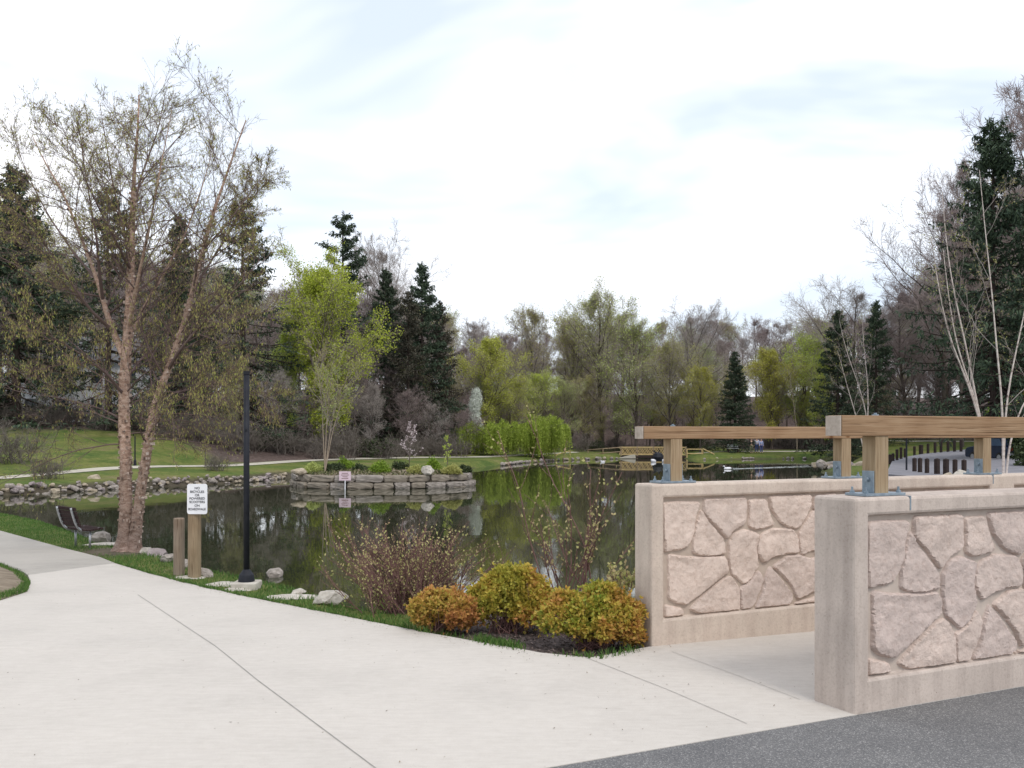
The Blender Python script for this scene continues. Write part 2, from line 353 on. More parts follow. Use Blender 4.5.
crest = [(-36,46),(-28,41.5),P(-60,503),P(0,512),P(40,520),P(100,541),P(150,552),P(200,567),P(250,575),P(300,588),P(340,602),P(400,612),
         P(450,601),P(520,594),(0.9,10.6)]
cb = [tuple(wp(C2, s, .75)) for s in (1.5, 4, 9)]
near_edge = crest + cb + [(13,14)]
far_edge = [(13,14),(15,24),(21,36),(25,50),(23.6,66),(22.8,71),(24.5,76),(31,88),(38,106),(33,109.5),Wt(760,459),Wt(700,460),(19.9,107),(19.4,126),(14.4,125),(13.3,112),
            Wt(617,459),Wt(560,460.5),Wt(520,463.5),Wt(480,467.5),Wt(400,474),Wt(285,478.5),Wt(265,481),Wt(230,483.5),Wt(150,487.5),Wt(120,489),Wt(60,493),Wt(0,495.5),(-31,45.2),(-36,46)]
pond = near_edge + far_edge[1:-1]
def seg_dist(pts, poly, closed=False):
    pts = np.asarray(pts, float); d = np.full(len(pts), 1e9)
    n = len(poly)
    for i in range(n if closed else n-1):
        a = np.array(poly[i]); b_ = np.array(poly[(i+1) % n]); ab = b_-a
        t = np.clip(((pts-a)@ab)/max(1e-9, ab@ab), 0, 1)
        d = np.minimum(d, np.linalg.norm(pts-(a+t[:,None]*ab), axis=1))
    return d
def inside(pts, poly):
    pts = np.asarray(pts, float); c = np.zeros(len(pts), bool); n = len(poly)
    for i in range(n):
        x1,y1 = poly[i]; x2,y2 = poly[(i+1)%n]
        if y1 == y2: continue
        cond = ((y1 > pts[:,1]) != (y2 > pts[:,1])) & (pts[:,0] < (x2-x1)*(pts[:,1]-y1)/(y2-y1)+x1)
        c ^= cond
    return c
_r = rs(5); _nf = [( _r.uniform(-1,1,2), _r.uniform(0,6.28)) for _ in range(14)]
def lump(pts, s):
    v = np.zeros(len(pts))
    for i, (k, ph) in enumerate(_nf): v += np.sin(pts@k*(s*(1+.35*i)) + ph)/(1+.3*i)
    return v/4
def far_h(pts, d):
    X, Y = pts[:,0], pts[:,1]; px = HX + F*X/np.maximum(Y, 20)
    z = WZ + np.where(d < 1.0, d*.45, .45) + np.clip(d-1, 0, 7)*.06
    start = np.interp(px, [0,250,420,700,800,870,920,1100], [6,9,9,12,14,40,60,60])
    slope = np.interp(px, [-200,0,150,350,500,700,850,1000,1200], [.27,.26,.22,.24,.24,.22,.20,.20,.20])
    cap = np.interp(px, [0,300,500,700,900,1100], [22,24,20,18,18,18])
    rise = np.maximum(0, d-start)*slope
    z = z + cap*(1-np.exp(-rise/cap))
    z += np.clip(Y-94,0,45)*.055*np.clip((px-850)/30,0,1)*(X>0)
    z += lump(pts, .25)*np.clip((d-9)/20, 0, 1)*.8
    return z
def height(pts):
    pts = np.asarray(pts, float).reshape(-1,2)
    ins = inside(pts, pond); dn = seg_dist(pts, near_edge); df = seg_dist(pts, far_edge)
    zn = zg(pts[:,1]) - .035 + lump(pts, 2.0)*.008
    zf = far_h(pts, df)
    w = df/(dn+df+1e-9); w = np.clip((w-.3)/.4, 0, 1)
    out = zn*w + zf*(1-w)
    slope = .85
    zin = np.maximum(np.maximum(zn - dn*slope, WZ - df*.5), WZ-.9)
    return np.where(ins, zin, out)
def hz(x, y): return float(height([(x, y)])[0])

ys = np.concatenate([np.arange(-14,5,1.0), np.arange(5,24,.2), np.arange(24,125,.8), np.arange(125,420,6.0)])
xs = np.concatenate([-np.geomspace(30,330,34)[::-1], np.arange(-29.7,14,.25), np.geomspace(14,330,60)])
XX, YY = np.meshgrid(xs, ys); G = np.stack([XX.ravel(), YY.ravel()], 1); GZ = height(G)
nx_, ny_ = len(xs), len(ys); idx = np.arange(nx_*ny_).reshape(ny_, nx_)
Q = np.stack([idx[:-1,:-1].ravel(), idx[:-1,1:].ravel(), idx[1:,1:].ravel(), idx[1:,:-1].ravel()], 1)
# ground material with masks stored as an attribute (lawn / leaf litter / wet mud / mulch)
m, nt, b = base_mat('ground', .95, .15)
at = nt.nodes.new('ShaderNodeAttribute'); at.attribute_name = 'cover'
sp = nt.nodes.new('ShaderNodeSeparateColor'); nt.links.new(at.outputs['Color'], sp.inputs[0])
n1 = noise(nt, .28, 8, .78); n2 = noise(nt, 3.0, 6, .7); n3 = noise(nt, 25, 4, .7)
grass = ramp(nt, n1, [(.3,(.06,.105,.024)),(.43,(.10,.14,.034)),(.55,(.16,.175,.05)),(.66,(.20,.17,.09))])
grass = mult(nt, grass, ramp(nt, n2, [(.3,(.62,.66,.6)),(.65,(1.15,1.12,1.1))])); grass = mult(nt, grass, ramp(nt, n3, [(.3,(.7,.7,.7)),(.6,(1.1,1.1,1.1))]))
litter = ramp(nt, n2, [(.3,(.075,.054,.046)),(.5,(.12,.088,.077)),(.72,(.19,.145,.13))])
litter = mult(nt, litter, ramp(nt, n3, [(.3,(.6,.6,.6)),(.65,(1.2,1.2,1.2))]))
mul = ramp(nt, n3, [(.3,(.045,.034,.032)),(.5,(.10,.08,.075)),(.7,(.19,.155,.15))])
mud = ramp(nt, n2, [(.3,(.05,.042,.03)),(.7,(.10,.085,.06))])
c = mult(nt, grass, litter, sp.outputs[0], 'MIX'); c = mult(nt, c, mul, sp.outputs[1], 'MIX'); c = mult(nt, c, mud, sp.outputs[2], 'MIX')
nt.links.new(c, b.inputs['Base Color']); p = bump(nt, b, n3, .6, .04); bump(nt, b, n2, .5, .08, p)
M['ground'] = m
me = mesh_np('ground', np.column_stack([G, GZ]), Q, m, smooth=True)
ins = inside(G, pond); df = seg_dist(G, far_edge); dn = seg_dist(G, near_edge)
px = HX + F*G[:,0]/np.maximum(G[:,1], 5)
lawn = np.interp(px, [-200,0,60,110,170,230,300,620,700,840,880,960,1040], [30,27,25,22,16,7,6.5,6.5,9,10,17,20,22])
lit = np.clip((df - lawn + lump(G,.5)*2.2)/2.5, 0, 1) * (df < dn)
bed = [P(470,637),P(540,653),P(590,659),P(652,649),(1.2,9.2),(.9,10.6),P(520,594),P(450,601),P(425,612),P(430,622)]
mulm = np.where(inside(G, bed), 1.0, np.clip(1-seg_dist(G, bed, True)/.15, 0, 1))
dirt = np.clip(1.0-np.hypot((G[:,0]-P(125,549)[0])/1.3, (G[:,1]-P(125,549)[1])/1.6), 0, 1)*2
mud_ = np.where(ins, np.clip((np.minimum(dn, 9)-.35)/.4, 0, 1), 0); mud_ = np.maximum(mud_, np.where((df < dn) & (px < 300), np.clip((1.0-df)/.3, 0, 1), 0))
lit = np.maximum(lit, np.clip(dirt, 0, .8)*(G[:,1] < 24))
ca = me.color_attributes.new('cover', 'FLOAT_COLOR', 'POINT')
ca.data.foreach_set('color', np.column_stack([lit, mulm, mud_, np.ones(len(G))]).astype(np.float32).ravel())
g = link('ground', me); tag(g, 'grassy and leaf-littered ground round the pond', 'ground', kind='structure')

# water
wv = [(-90,2,WZ),(60,2,WZ),(60,160,WZ),(-90,160,WZ)]
me = bpy.data.meshes.new('pond_water'); me.from_pydata(wv, [], [(0,1,2,3)]); me.materials.append(M['water'])
tag(link('pond_water', me), 'dark still pond water reflecting the trees', 'water', kind='structure')

# flat polygons that follow zg()
import bmesh
def sheet(name, poly, mat, dz, label=None, thick=0, cuts=()):
    bm = bmesh.new(); vv = [bm.verts.new((x, y, 0)) for x, y in poly]; f = bm.faces.new(vv)
    if f.normal.z < 0: f.normal_flip()
    bmesh.ops.triangulate(bm, faces=bm.faces)
    for yc in (KY,)+tuple(cuts):
        bmesh.ops.bisect_plane(bm, geom=bm.verts[:]+bm.edges[:]+bm.faces[:], plane_co=(0,yc,0), plane_no=(0,1,0))
    for v in bm.verts: v.co.z = float(zg(v.co.y)) + dz
    if thick:
        r = bmesh.ops.extrude_face_region(bm, geom=bm.faces[:])
        for e in r['geom']:
            if isinstance(e, bmesh.types.BMVert): e.co.z -= thick
        bmesh.ops.recalc_face_normals(bm, faces=bm.faces)
    me = bpy.data.meshes.new(name); bm.to_mesh(me); bm.free(); me.materials.append(mat)
    o = link(name, me)
    if label: tag(o, label, 'path' if 'path' in name else name, kind='structure')
    return o
edge = [P(a,b_) for a,b_ in [(115,563),(150,573.5),(200,586),(250,597),(320,611),(380,623),(430,633),(475,641),(540,652.5),(590,657.5)]] + [tuple(wp(C2,-.02,0)), tuple(wp(C2,9,0))]
wcorn = tuple(wp(C1, 9, 0)); aC1 = tuple(wp(C1, 0, 0)); aback = tuple(wp(C1, -12, 0))
pb = P(28,575)
sheet('concrete_path', edge + [wcorn, aC1, aback, (-22,-3), (-22,3), P(-300,640), P(-120,612), P(0,600), P(26,592), P(31,583), pb], M['path'], 0.0,
      'pale concrete footpath leading to the parapet walls', .12)
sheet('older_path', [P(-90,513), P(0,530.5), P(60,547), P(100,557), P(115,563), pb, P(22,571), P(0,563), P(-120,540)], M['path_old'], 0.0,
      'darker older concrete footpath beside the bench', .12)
sheet('asphalt_road', [aback, aC1, tuple(wp(C1,9.5,0)), (16,9), (25,-10), (-14,-10)], M['asphalt'], -.004, 'grey asphalt road in front of the near parapet', .1)
# joints sawn into the concrete: thin dark strips 4 mm proud of the slab surface level
def strip(name, pts, w, dz=.004):
    mb = MB()
    pp_ = []
    for (a, b_) in zip(pts[:-1], pts[1:]):
        for k in range(12): pp_.append(tuple(np.array(a)+(np.array(b_)-np.array(a))*k/12))
    pts = pp_+[pts[-1]]
    for (a, b_) in zip(pts[:-1], pts[1:]):
        a = np.array(a); b_ = np.array(b_); t = (b_-a)/np.linalg.norm(b_-a); n_ = np.array([-t[1], t[0]])*w/2
        q = [a-n_, b_-n_, b_+n_, a+n_]; mb.add([(x, y, float(zg(y))+dz) for x, y in q], [(0,1,2,3)])
    o = mb.build(name, M['joint']); tag(o, kind='structure'); return o
j = P(147,597); j2 = P(250,668)
jt = strip('path_joint', [P(138,595), P(257,680), P(375,768), P(470,840)], .0048); tag(jt, 'long dark joint line crossing the concrete footpath', 'path')
jt = strip('path_joint', [P(585,657.5), P(668,690), P(747,724)], .0045); tag(jt, 'short dark joint line beside the end of the far parapet', 'path')
jt = strip('path_joint', [P(672,652), P(738,676), P(800,700)], .0035); tag(jt, 'faint joint line on the walkway between the parapets', 'path')
jt = strip('path_joint', [P(0,563), P(22,570), P(60,567), P(115,563.2)], .010); tag(jt, 'joint where the older path meets the pale concrete', 'path')

# small planting bed on the left edge of the path
mb = MB(); ring = [P(-140,590),P(-60,580),P(0,565),P(20,573),P(30,584),P(27,592),P(0,600.5),P(-120,612)]
cx_, cy_ = np.mean([p[0] for p in ring]), np.mean([p[1] for p in ring])
vs_ = []; fs_ = []; K = 5; n_ = len(ring)*4; rr = []
for i in range(len(ring)):
    a = np.array(ring[i]); b_ = np.array(ring[(i+1)%len(ring)])
    for k in range(4): rr.append(a+(b_-a)*k/4)
for k in range(K):
    f = 1-k/K
    for p_ in rr: q = np.array([cx_,cy_])+(p_-[cx_,cy_])*f; vs_.append((q[0], q[1], float(zg(q[1]))+.012+.10*(1-f)**.6 + .01*math.sin(q[0]*5+q[1]*3)))
for k in range(K-1):
    for i in range(n_): fs_.append((k*n_+i, k*n_+(i+1)%n_, (k+1)*n_+(i+1)%n_, (k+1)*n_+i))
fs_.append(tuple((K-1)*n_+i for i in range(n_)))
mb.add(vs_, fs_); o = mb.build('planting_bed', M['soil'], smooth=True); tag(o, 'bare soil bed with a grass rim at the left edge of the path', 'flower bed', kind='structure')
bed_ring = ring

# ================================================================== parapet walls
def wall_plane_coords(C, px, py):
    t = (px-HX)/F   # X = t*Y ; C + U s
    s = (t*C[1]-C[0])/(U[0]-t*U[1]); Y = C[1]+U[1]*s; return s, EYE-(py-HY)/F*Y
S_PIX = [
 [(54,95),(140,88),(255,92),(232,160),(225,240),(195,325),(150,355),(105,355),(62,368),(56,230)],
 [(262,130),(300,200),(385,300),(398,375),(330,388),(255,385),(215,370),(218,300),(235,220)],
 [(280,72),(400,70),(510,65),(512,140),(508,205),(440,245),(405,295),(350,225),(275,145)],
 [(525,80),(618,75),(635,150),(665,215),(620,230),(560,240),(525,225),(530,150)],
 [(635,60),(750,56),(868,50),(860,120),(820,200),(795,238),(745,228),(700,200),(655,140)],
 [(872,145),(960,115),(1010,250),(960,345),(870,362),(815,385),(800,270)],
 [(82,385),(170,398),(290,400),(395,395),(412,480),(330,540),(250,610),(180,662),(120,650),(80,625),(85,500)],
 [(500,245),(580,270),(560,350),(575,440),(540,515),(500,548),(430,490),(415,400),(415,320),(445,265)],
 [(600,268),(660,240),(770,245),(800,300),(800,370),(740,378),(670,390),(605,428),(570,370),(575,310)],
 [(395,515),(430,508),(470,570),(478,695),(340,708),(250,710),(200,690),(270,620)],
 [(580,475),(605,520),(570,620),(535,695),(485,695),(480,570),(520,550)],
 [(640,450),(700,520),(760,600),(768,640),(735,680),(560,690),(600,600),(615,520)],
 [(660,450),(740,395),(800,388),(860,410),(960,398),(985,560),(875,593),(795,632),(765,560),(715,500)],
 [(62,668),(160,690),(165,728),(66,738)],
 [(750,676),(840,640),(940,612),(985,600),(990,655),(870,668)],
 [(885,380),(960,350),(1000,300),(1010,380),(1000,560),(975,395)],
 [(885,60),(1005,42),(1012,210),(965,105),(880,130)],
]
def stones_sz():
    out = []
    for poly in S_PIX:
        out.append([wall_plane_coords(C2, 656+a/5.488, 484+b_/5.488) for a, b_ in poly])
    return out
SZ = stones_sz()
s0p = wall_plane_coords(C2, 656+45/5.488, 560)[0]
zt = wall_plane_coords(C2, 656+45/5.488, 484+62/5.488)[1]; zb = wall_plane_coords(C2, 656+58/5.488, 484+742/5.488)[1]
sW = max(p_[0] for poly in SZ for p_ in poly) + .03 - s0p     # width of one pattern block
from mathutils.geometry import delaunay_2d_cdt
from mathutils import noise as mnoise
def stone_mesh(mb, poly, C, sgn, w0, rng, lim, depth=.034):
    """raised stone on the face of the wall: steep rounded shoulder, then a rough quarried face"""
    pts = [np.array(p_) for p_ in poly]; n = len(pts); out = []
    for i in range(n):
        a, b_ = pts[i], pts[(i+1)%n]; k = max(1, int(np.linalg.norm(b_-a)/.016))
        for q in range(k): out.append(a+(b_-a)*q/k)
    out = np.array(out); tn = np.roll(out,-1,0)-np.roll(out,1,0); nn = np.stack([tn[:,1],-tn[:,0]],1); nn /= np.linalg.norm(nn,axis=1)[:,None]+1e-9
    ar = np.sum(out[:,0]*np.roll(out[:,1],-1)-np.roll(out[:,0],-1)*out[:,1]); nn *= 1 if ar > 0 else -1
    out = out + nn*np.where((np.abs(out[:,0]-lim[0])>.008)&(np.abs(out[:,0]-lim[1])>.008),.010,0)[:,None]; out[:,0] = np.clip(out[:,0],lim[0],lim[1]); out[:,1] = np.clip(out[:,1],lim[2],lim[3])
    out = (np.roll(out,1,0)+2*out+np.roll(out,-1,0))/4; out = out + rng.normal(0,.0008,out.shape)
    n = len(out); lo, hi = out.min(0), out.max(0); g = .014
    gx, gz = np.meshgrid(np.arange(lo[0],hi[0],g), np.arange(lo[1],hi[1],g)); q = np.stack([gx.ravel(), gz.ravel()],1)+rng.uniform(-.25,.25,(gx.size,2))*g
    cl = [tuple(p_) for p_ in out]; q = q[inside(q, cl)]; d = seg_dist(q, cl, True); q = q[d > .006]
    ap = np.concatenate([out, q]); r = delaunay_2d_cdt([Vector(p_) for p_ in ap], [], [list(range(n))], 1, 1e-5)
    vo = np.array([tuple(v) for v in r[0]]); d = seg_dist(vo, cl, True); sd_ = rng.uniform(0,50); tl = rng.normal(0,.035,2); c = vo.mean(0)
    h = []
    for (x, z_), dd in zip(vo, d):
        t = min(1, dd/.016); sh = (1-(1-t)**3)
        v = mnoise.fractal(Vector((x*9+sd_, z_*9, sd_)), .9, 2.1, 5); v2 = mnoise.ridged_multi_fractal(Vector((x*5, z_*5+sd_, 3)), 1., 2., 4, 1., 2.)
        h.append(sh*(depth + .0075*v - .0055*min(v2,2.2) + float(tl@(np.array((x,z_))-c))*min(1,dd/.05)))
    vs_ = []
    for (x, z_), hh in zip(vo, h):
        xy = C + U*x + Vn*(w0-sgn*hh); vs_.append((xy[0], xy[1], z_))
    mb.add(vs_, [tuple(f) for f in r[2]])
def parapet(C, th, top, Ltot, mats, label, jpos, zb0):
    root = empty('parapet_wall', (*wp(C, Ltot/2, th/2), 0)); tag(root, label, 'parapet wall')
    root_inv = Vector(root.location)
    bot = -.35; rec = .049
    panels = [(s0p, s0p+2*sW), (s0p+2*sW+.35, min(Ltot-s0p, s0p+4*sW+.35))]
    # body, with the recesses modelled on both faces
    vs_ = []; fs_ = []
    def pt(s, w, z): xy = wp(C, s, w); vs_.append((xy[0]-root_inv.x, xy[1]-root_inv.y, z)); return len(vs_)-1
    def quad(a): fs_.append(tuple(a))
    for side in (0, 1):
        w = 0 if side == 0 else th; wr = rec if side == 0 else th-rec
        sx = [0] + [q for p_ in panels for q in p_] + [Ltot]; zs = [bot, zb0, top-.105, top]
        g_ = {(i,j): pt(sx[i], w, zs[j]) for i in range(len(sx)) for j in range(4)}
        for i in range(len(sx)-1):
            for j in range(3):
                hole = (j == 1 and i % 2 == 1)
                if hole:
                    r_ = [pt(sx[i],wr,zs[1]),pt(sx[i+1],wr,zs[1]),pt(sx[i+1],wr,zs[2]),pt(sx[i],wr,zs[2])]
                    o_ = [g_[i,1],g_[i+1,1],g_[i+1,2],g_[i,2]]
                    for k in range(4): quad((o_[k],o_[(k+1)%4],r_[(k+1)%4],r_[k]))
                    quad(r_)
                else: quad((g_[i,j],g_[i+1,j],g_[i+1,j+1],g_[i,j+1]))
        if side == 0: G0 = g_
        else: G1 = g_
    n_ = len(sx)
    for i in range(n_-1):
        quad((G0[i,3],G0[i+1,3],G1[i+1,3],G1[i,3])); quad((G0[i,0],G0[i+1,0],G1[i+1,0],G1[i,0]))
    for j_ in range(3):
        quad((G0[0,j_],G0[0,j_+1],G1[0,j_+1],G1[0,j_])); quad((G0[n_-1,j_],G0[n_-1,j_+1],G1[n_-1,j_+1],G1[n_-1,j_]))
    mb = MB(); mb.add(vs_, fs_)
    o = mb.build('wall_body', mats[0], root, bevel=.018)
    rng = rs(4)
    for side in (0, 1):
        for (a, b_) in panels:
            mbx = MB(); w = rec if side == 0 else th-rec; sgn = 1 if side == 0 else -1
            # backing skin in a darker tone that paints in the groove shade, 3 mm proud of the recess
            q = [(a+.004,zb0+.004),(b_-.004,zb0+.004),(b_-.004,top-.109),(a+.004,top-.109)]
            bk = MB(); bk.add([(*(wp(C, s_, w-sgn*.003)-[root_inv.x,root_inv.y]), z_) for s_, z_ in q], [(0,1,2,3)])
            bk.build('groove_shade_panel', mats[2], root)
            kmax = int(round((b_-a)/sW))
            for k in range(kmax):
                for poly in SZ:
                    if k == 0: pp = [(p_[0]-s0p+a, p_[1]) for p_ in poly]
                    else: pp = [(a+sW+(sW-(p_[0]-s0p)), p_[1]) for p_ in poly]
                    pp = [(min(max(x, a+.006), b_-.006), z_) for x, z_ in pp]
                    sc = (top-.105-zb0)/(zt-zb); pp = [(x, zb0+max(.005, min((z_-zb)*sc, top-.105-zb0-.006))) for x, z_ in pp]
                    stone_mesh(mbx, pp, C-np.array([root_inv.x,root_inv.y]), sgn, w-sgn*.002, rng, (a+.006, b_-.006, zb0+.005, top-.111))
            mbx.build('stone_panel', mats[1], root, smooth=False)
    for js in jpos:
        mj = MB(); a = wp(C, js, -.002)-[root_inv.x,root_inv.y]; 
        mj.box((*(a+Vn*(th/2+.002)), top-.04), (.010, th+.006, .0865), Matrix.Rotation(math.atan2(U[1],U[0]), 3, 'Z'))
        mj.build('sealant_joint', M['galv'], root)
    return root
TOP1 = EYE-(498.5-HY)/F*C1[1]; TOP2 = EYE-(484.5-HY)/F*C2[1]
parapet(C1, .34, TOP1, 8.9, (M['cast'], M['panel'], M['groove_shade']), 'near concrete parapet wall with stone-pattern panel, rising from the asphalt', [.45], zb)
parapet(C2, .25, TOP2, 8.9, (M['cast_far'], M['panel_far'], M['groove_shade_far']), 'farther parapet wall with stone-pattern panel, its end beside the gold bushes', [3.87], zb)

def railing(C, woff, top, rtop, rth, rdep, n_posts, s_first, s_start, label, pw):
    root = empty('timber_railing', (*wp(C, 0, woff), top), math.atan2(U[1], U[0])); tag(root, label, 'railing')
    # local frame: x along the wall, y across (away from camera), z up from wall top
    Lr = s_first + 1.8*(n_posts-1) + .9 - s_start
    mb = MB(); mb.box((s_start+Lr/2+.006, 0, rtop-top-rth/2), (Lr-.012, rdep, rth)); mb.build('rail', M['rail'], root, bevel=.006)
    mb = MB(); mb.box((s_start+.003, 0, rtop-top-rth/2), (.006, rdep-.004, rth-.004)); mb.build('rail_end', M['endgrain'], root)
    ph = rtop-rth-top
    p0 = None
    for k in range(n_posts):
        x = s_first+1.8*k
        mb = MB(); mb.box((0,0,ph/2+.006), (pw,pw,ph-.012)); po = mb.build('post', M['post'], root, bevel=.004); po.location = (x,0,0)
        mb = MB(); mb.box((0,0,.010),(.33,.17,.016)); 
        for sx in (-1,1): mb.box((sx*(pw/2+.005),0,.085),(.008,pw*.85,.135))
        br = mb.build('bracket', M['galv'], root, bevel=.002); br.location = (x,0,0)
        for sx in (-1,1):
            for sy in (-1,1):
                mb = MB(); mb.tube([(sx*.135,sy*.055,.015),(sx*.135,sy*.055,.018),(sx*.135,sy*.055,.032),(sx*.135,sy*.055,.033),(sx*.135,sy*.055,.055)], [.015,.015,.015,.007,.007], 6); mb.build('bolt', M['galv'], br)
            mb = MB(); mb.tube([(sx*(pw/2+.006),0,.10),(sx*(pw/2+.026),0,.10)], .014, 6); mb.build('bolt', M['galv'], br)
        mb = MB(); mb.tube([(0,0,rtop-top-.002),(0,0,rtop-top+.010)], .022, 6); mb.tube([(0,0,rtop-top+.008),(0,0,rtop-top+.018)], .010, 6)
        bo = mb.build('bolt', M['galv'], po)
    return root
RT1 = EYE+(HY-415.2)/F*5.72; RT2 = EYE+(HY-426.2)/F*7.5
railing(C1, .155, TOP1, RT1, .124, .125, 5, .325, -.02, 'weathered timber railing bolted on top of the near parapet wall', .108)
railing(C2, .125, TOP2, RT2, .10, .115, 5, .283, -.04, 'weathered timber railing on the farther parapet, pond showing under its beam', .108)

# ================================================================== plant growth
def norm(a): return a/(np.linalg.norm(a, axis=-1, keepdims=True)+1e-9)
def grow(P0, D0, Ln, r0, n, rng, wig=.2, up=0.0, taper=.25, upv=None):
    B = len(P0); pts = np.zeros((B,n,3)); pts[:,0] = P0; d = norm(D0); st = (Ln/(n-1))[:,None]
    for i in range(1, n):
        d = norm(d + rng.normal(0, wig, (B,3))*(1.0/np.sqrt(n)) + np.array([0,0,up])/(n-1))
        pts[:,i] = pts[:,i-1] + d*st
    t = np.linspace(0,1,n)[None,:]
    return pts, r0[:,None]*(1-(1-taper)*t)
def tubes(pts, rad, k):
    B, n, _ = pts.shape
    if B == 0: return np.zeros((0,3)), np.zeros((0,4), int)
    T = np.zeros_like(pts); T[:,1:-1] = pts[:,2:]-pts[:,:-2]; T[:,0] = pts[:,1]-pts[:,0]; T[:,-1] = pts[:,-1]-pts[:,-2]; T = norm(T)
    ref = np.where(np.abs(T[:,:1,2:3]) > .9, np.array([1.0,0,0]), np.array([0,0,1.0])); ref = np.broadcast_to(ref, T.shape)
    A = norm(np.cross(T, ref)); Bv = np.cross(T, A)
    an = np.arange(k)*2*PI/k
    V = pts[:,:,None,:] + rad[:,:,None,None]*(A[:,:,None,:]*np.cos(an)[None,None,:,None] + Bv[:,:,None,:]*np.sin(an)[None,None,:,None])
    base = np.arange(B)[:,None,None]*(n*k) + np.arange(n-1)[None,:,None]*k + np.arange(k)[None,None,:]
    nxt = np.arange(B)[:,None,None]*(n*k) + np.arange(n-1)[None,:,None]*k + ((np.arange(k)+1)%k)[None,None,:]
    Qd = np.stack([base, nxt, nxt+k, base+k], -1).reshape(-1,4)
    return V.reshape(-1,3), Qd
def sample(pts, rad, t):
    """points, tangents, radii at parameter t (B,m)"""
    B, n, _ = pts.shape; f = t*(n-1); i = np.clip(f.astype(int), 0, n-2); w = (f-i)[...,None]; bi = np.arange(B)[:,None]
    p = pts[bi,i]*(1-w)+pts[bi,i+1]*w; tg = norm(pts[bi,i+1]-pts[bi,i]); r = rad[bi,i]*(1-w[...,0])+rad[bi,i+1]*w[...,0]
    return p, tg, r
def spawn(pts, rad, Ln, m, rng, t0=.2, t1=1., ang=(30,60), lr=.5, prof=None, rr=.5, rmin=.002, jl=.3, flat=0, up=0):
    B = len(pts); t = t0+(t1-t0)*(np.arange(m)[None,:]+rng.uniform(0,1,(B,m)))/m; t = np.clip(t, 0, .999)
    p, tg, r = sample(pts, rad, t)
    rv = rng.normal(0,1,(B,m,3)); 
    if flat: rv[...,2] *= (1-flat)
    pr = norm(rv - tg*(rv*tg).sum(-1,keepdims=True)); a = np.radians(rng.uniform(ang[0],ang[1],(B,m)))[...,None]
    d = norm(tg*np.cos(a)+pr*np.sin(a)+np.array([0,0,up]))
    pf = prof(t) if prof else (1-.6*t)
    ln = Ln[:,None]*lr*pf*rng.uniform(1-jl,1+jl,(B,m))
    return p.reshape(-1,3), d.reshape(-1,3), ln.reshape(-1), np.maximum(r*rr, rmin).reshape(-1)
def leaf_quads(pts, rad, m, w, h, rng, t0=.1, t1=1., off=.0, hang=0., jit=.35):
    B = len(pts)
    if B == 0: return np.zeros((0,3)), np.zeros((0,4), int)
    t = rng.uniform(t0,t1,(B,m)); p, tg, r = sample(pts, rad, t); p = p.reshape(-1,3); n = len(p)
    d = norm(rng.normal(0,1,(n,3)) + np.array([0,0,-hang])); e = norm(np.cross(d, rng.normal(0,1,(n,3))))
    s = rng.uniform(1-jit,1+jit,(n,1)); p = p + rng.normal(0,1,(n,3))*off
    a = e*w/2*s; b_ = d*h*s
    V = np.stack([p, p+b_*.45-a, p+b_, p+b_*.45+a], 1).reshape(-1,3); Qd = np.arange(n*4).reshape(-1,4)
    return V, Qd
def one(pts, rad): return np.array(pts, float)[None], np.array(rad, float)[None]

def resample(pl, n):
    pl = np.array(pl, float); d = np.r_[0, np.cumsum(np.linalg.norm(np.diff(pl,axis=0),axis=1))]; t = np.linspace(0,d[-1],n)
    out = np.stack([np.interp(t, d, pl[:,i]) for i in range(pl.shape[1])], 1)
    for _ in range(2): out[1:-1] = (out[:-2]+2*out[1:-1]+out[2:])/4
    return out

# ---------------------------------------------------------- generic background trees (unit: metres, prototypes about 16 m)
def decid(seed, H=16., spread=.32, leaf=None, nleaf=4, lsize=.16, woodm='twig', trunk=.2, bole=.25, n1=26, n2=12, n3=6, n4=4, up1=.35, ang=(25,60), droop=0, twr=.0085, barkm='bark', fork=True):
    rng = rs(seed)
    st = [[0,0,0]];
    for i in range(1,9): st.append([st[-1][0]+rng.normal(0,.016*H*.6), st[-1][1]+rng.normal(0,.016*H*.6), H*.93*i/8])
    P0, R0 = one(resample(st, 14), np.linspace(trunk,.03,14))
    L0 = np.array([H])
    prof = lambda t: (np.clip(np.sin(np.clip((t-bole*.6)/(1.02-bole*.6),0,1)**.8*PI),.18,1))
    p,d,l,r = spawn(P0,R0,L0,n1,rng,bole,.98,ang,spread*1.25,prof,.55,.02)
    B1,r1 = grow(p,d,l,r,7,rng,.35,up1,.25)
    p,d,l2,r = spawn(B1,r1,l,n2,rng,.18,1,(22,55),.50,None,.5,.016)
    B2,r2 = grow(p,d,l2,r,5,rng,.4,up1*.6-droop,.4)
    p,d,l3,r = spawn(B2,r2,l2,n3,rng,.15,1,(20,60),.62,None,.6,twr*1.1)
    B3,r3 = grow(p,d,l3,r,4,rng,.4,.15-droop,.5)
    p,d,l4,r = spawn(B3,r3,l3,n4,rng,.1,1,(20,65),.75,None,.7,twr)
    B4,r4 = grow(p,d,np.maximum(l4,.35),r,3,rng,.3,.1-droop,.6)
    tv = cat_geo(tubes(P0,R0,8), tubes(B1,r1,5))
    tw = cat_geo(tubes(B2,r2,3), tubes(B3,r3,3), tubes(B4,r4,3))
    trunk_me = mesh_np('trunk', tv[0], tv[1], M[barkm], smooth=True)
    if leaf:
        lv = leaf_quads(B4,r4,nleaf,lsize*.8,lsize,rng,.1,1.,.20,droop)
        cv = cat_geo((tw[0],tw[1]), lv); crown = mesh_np('crown', cv[0], cv[1], [M[woodm], M[leaf]], cv[2])
    else: crown = mesh_np('crown', tw[0], tw[1], M[woodm])
    return ('tree', trunk_me, crown, H)
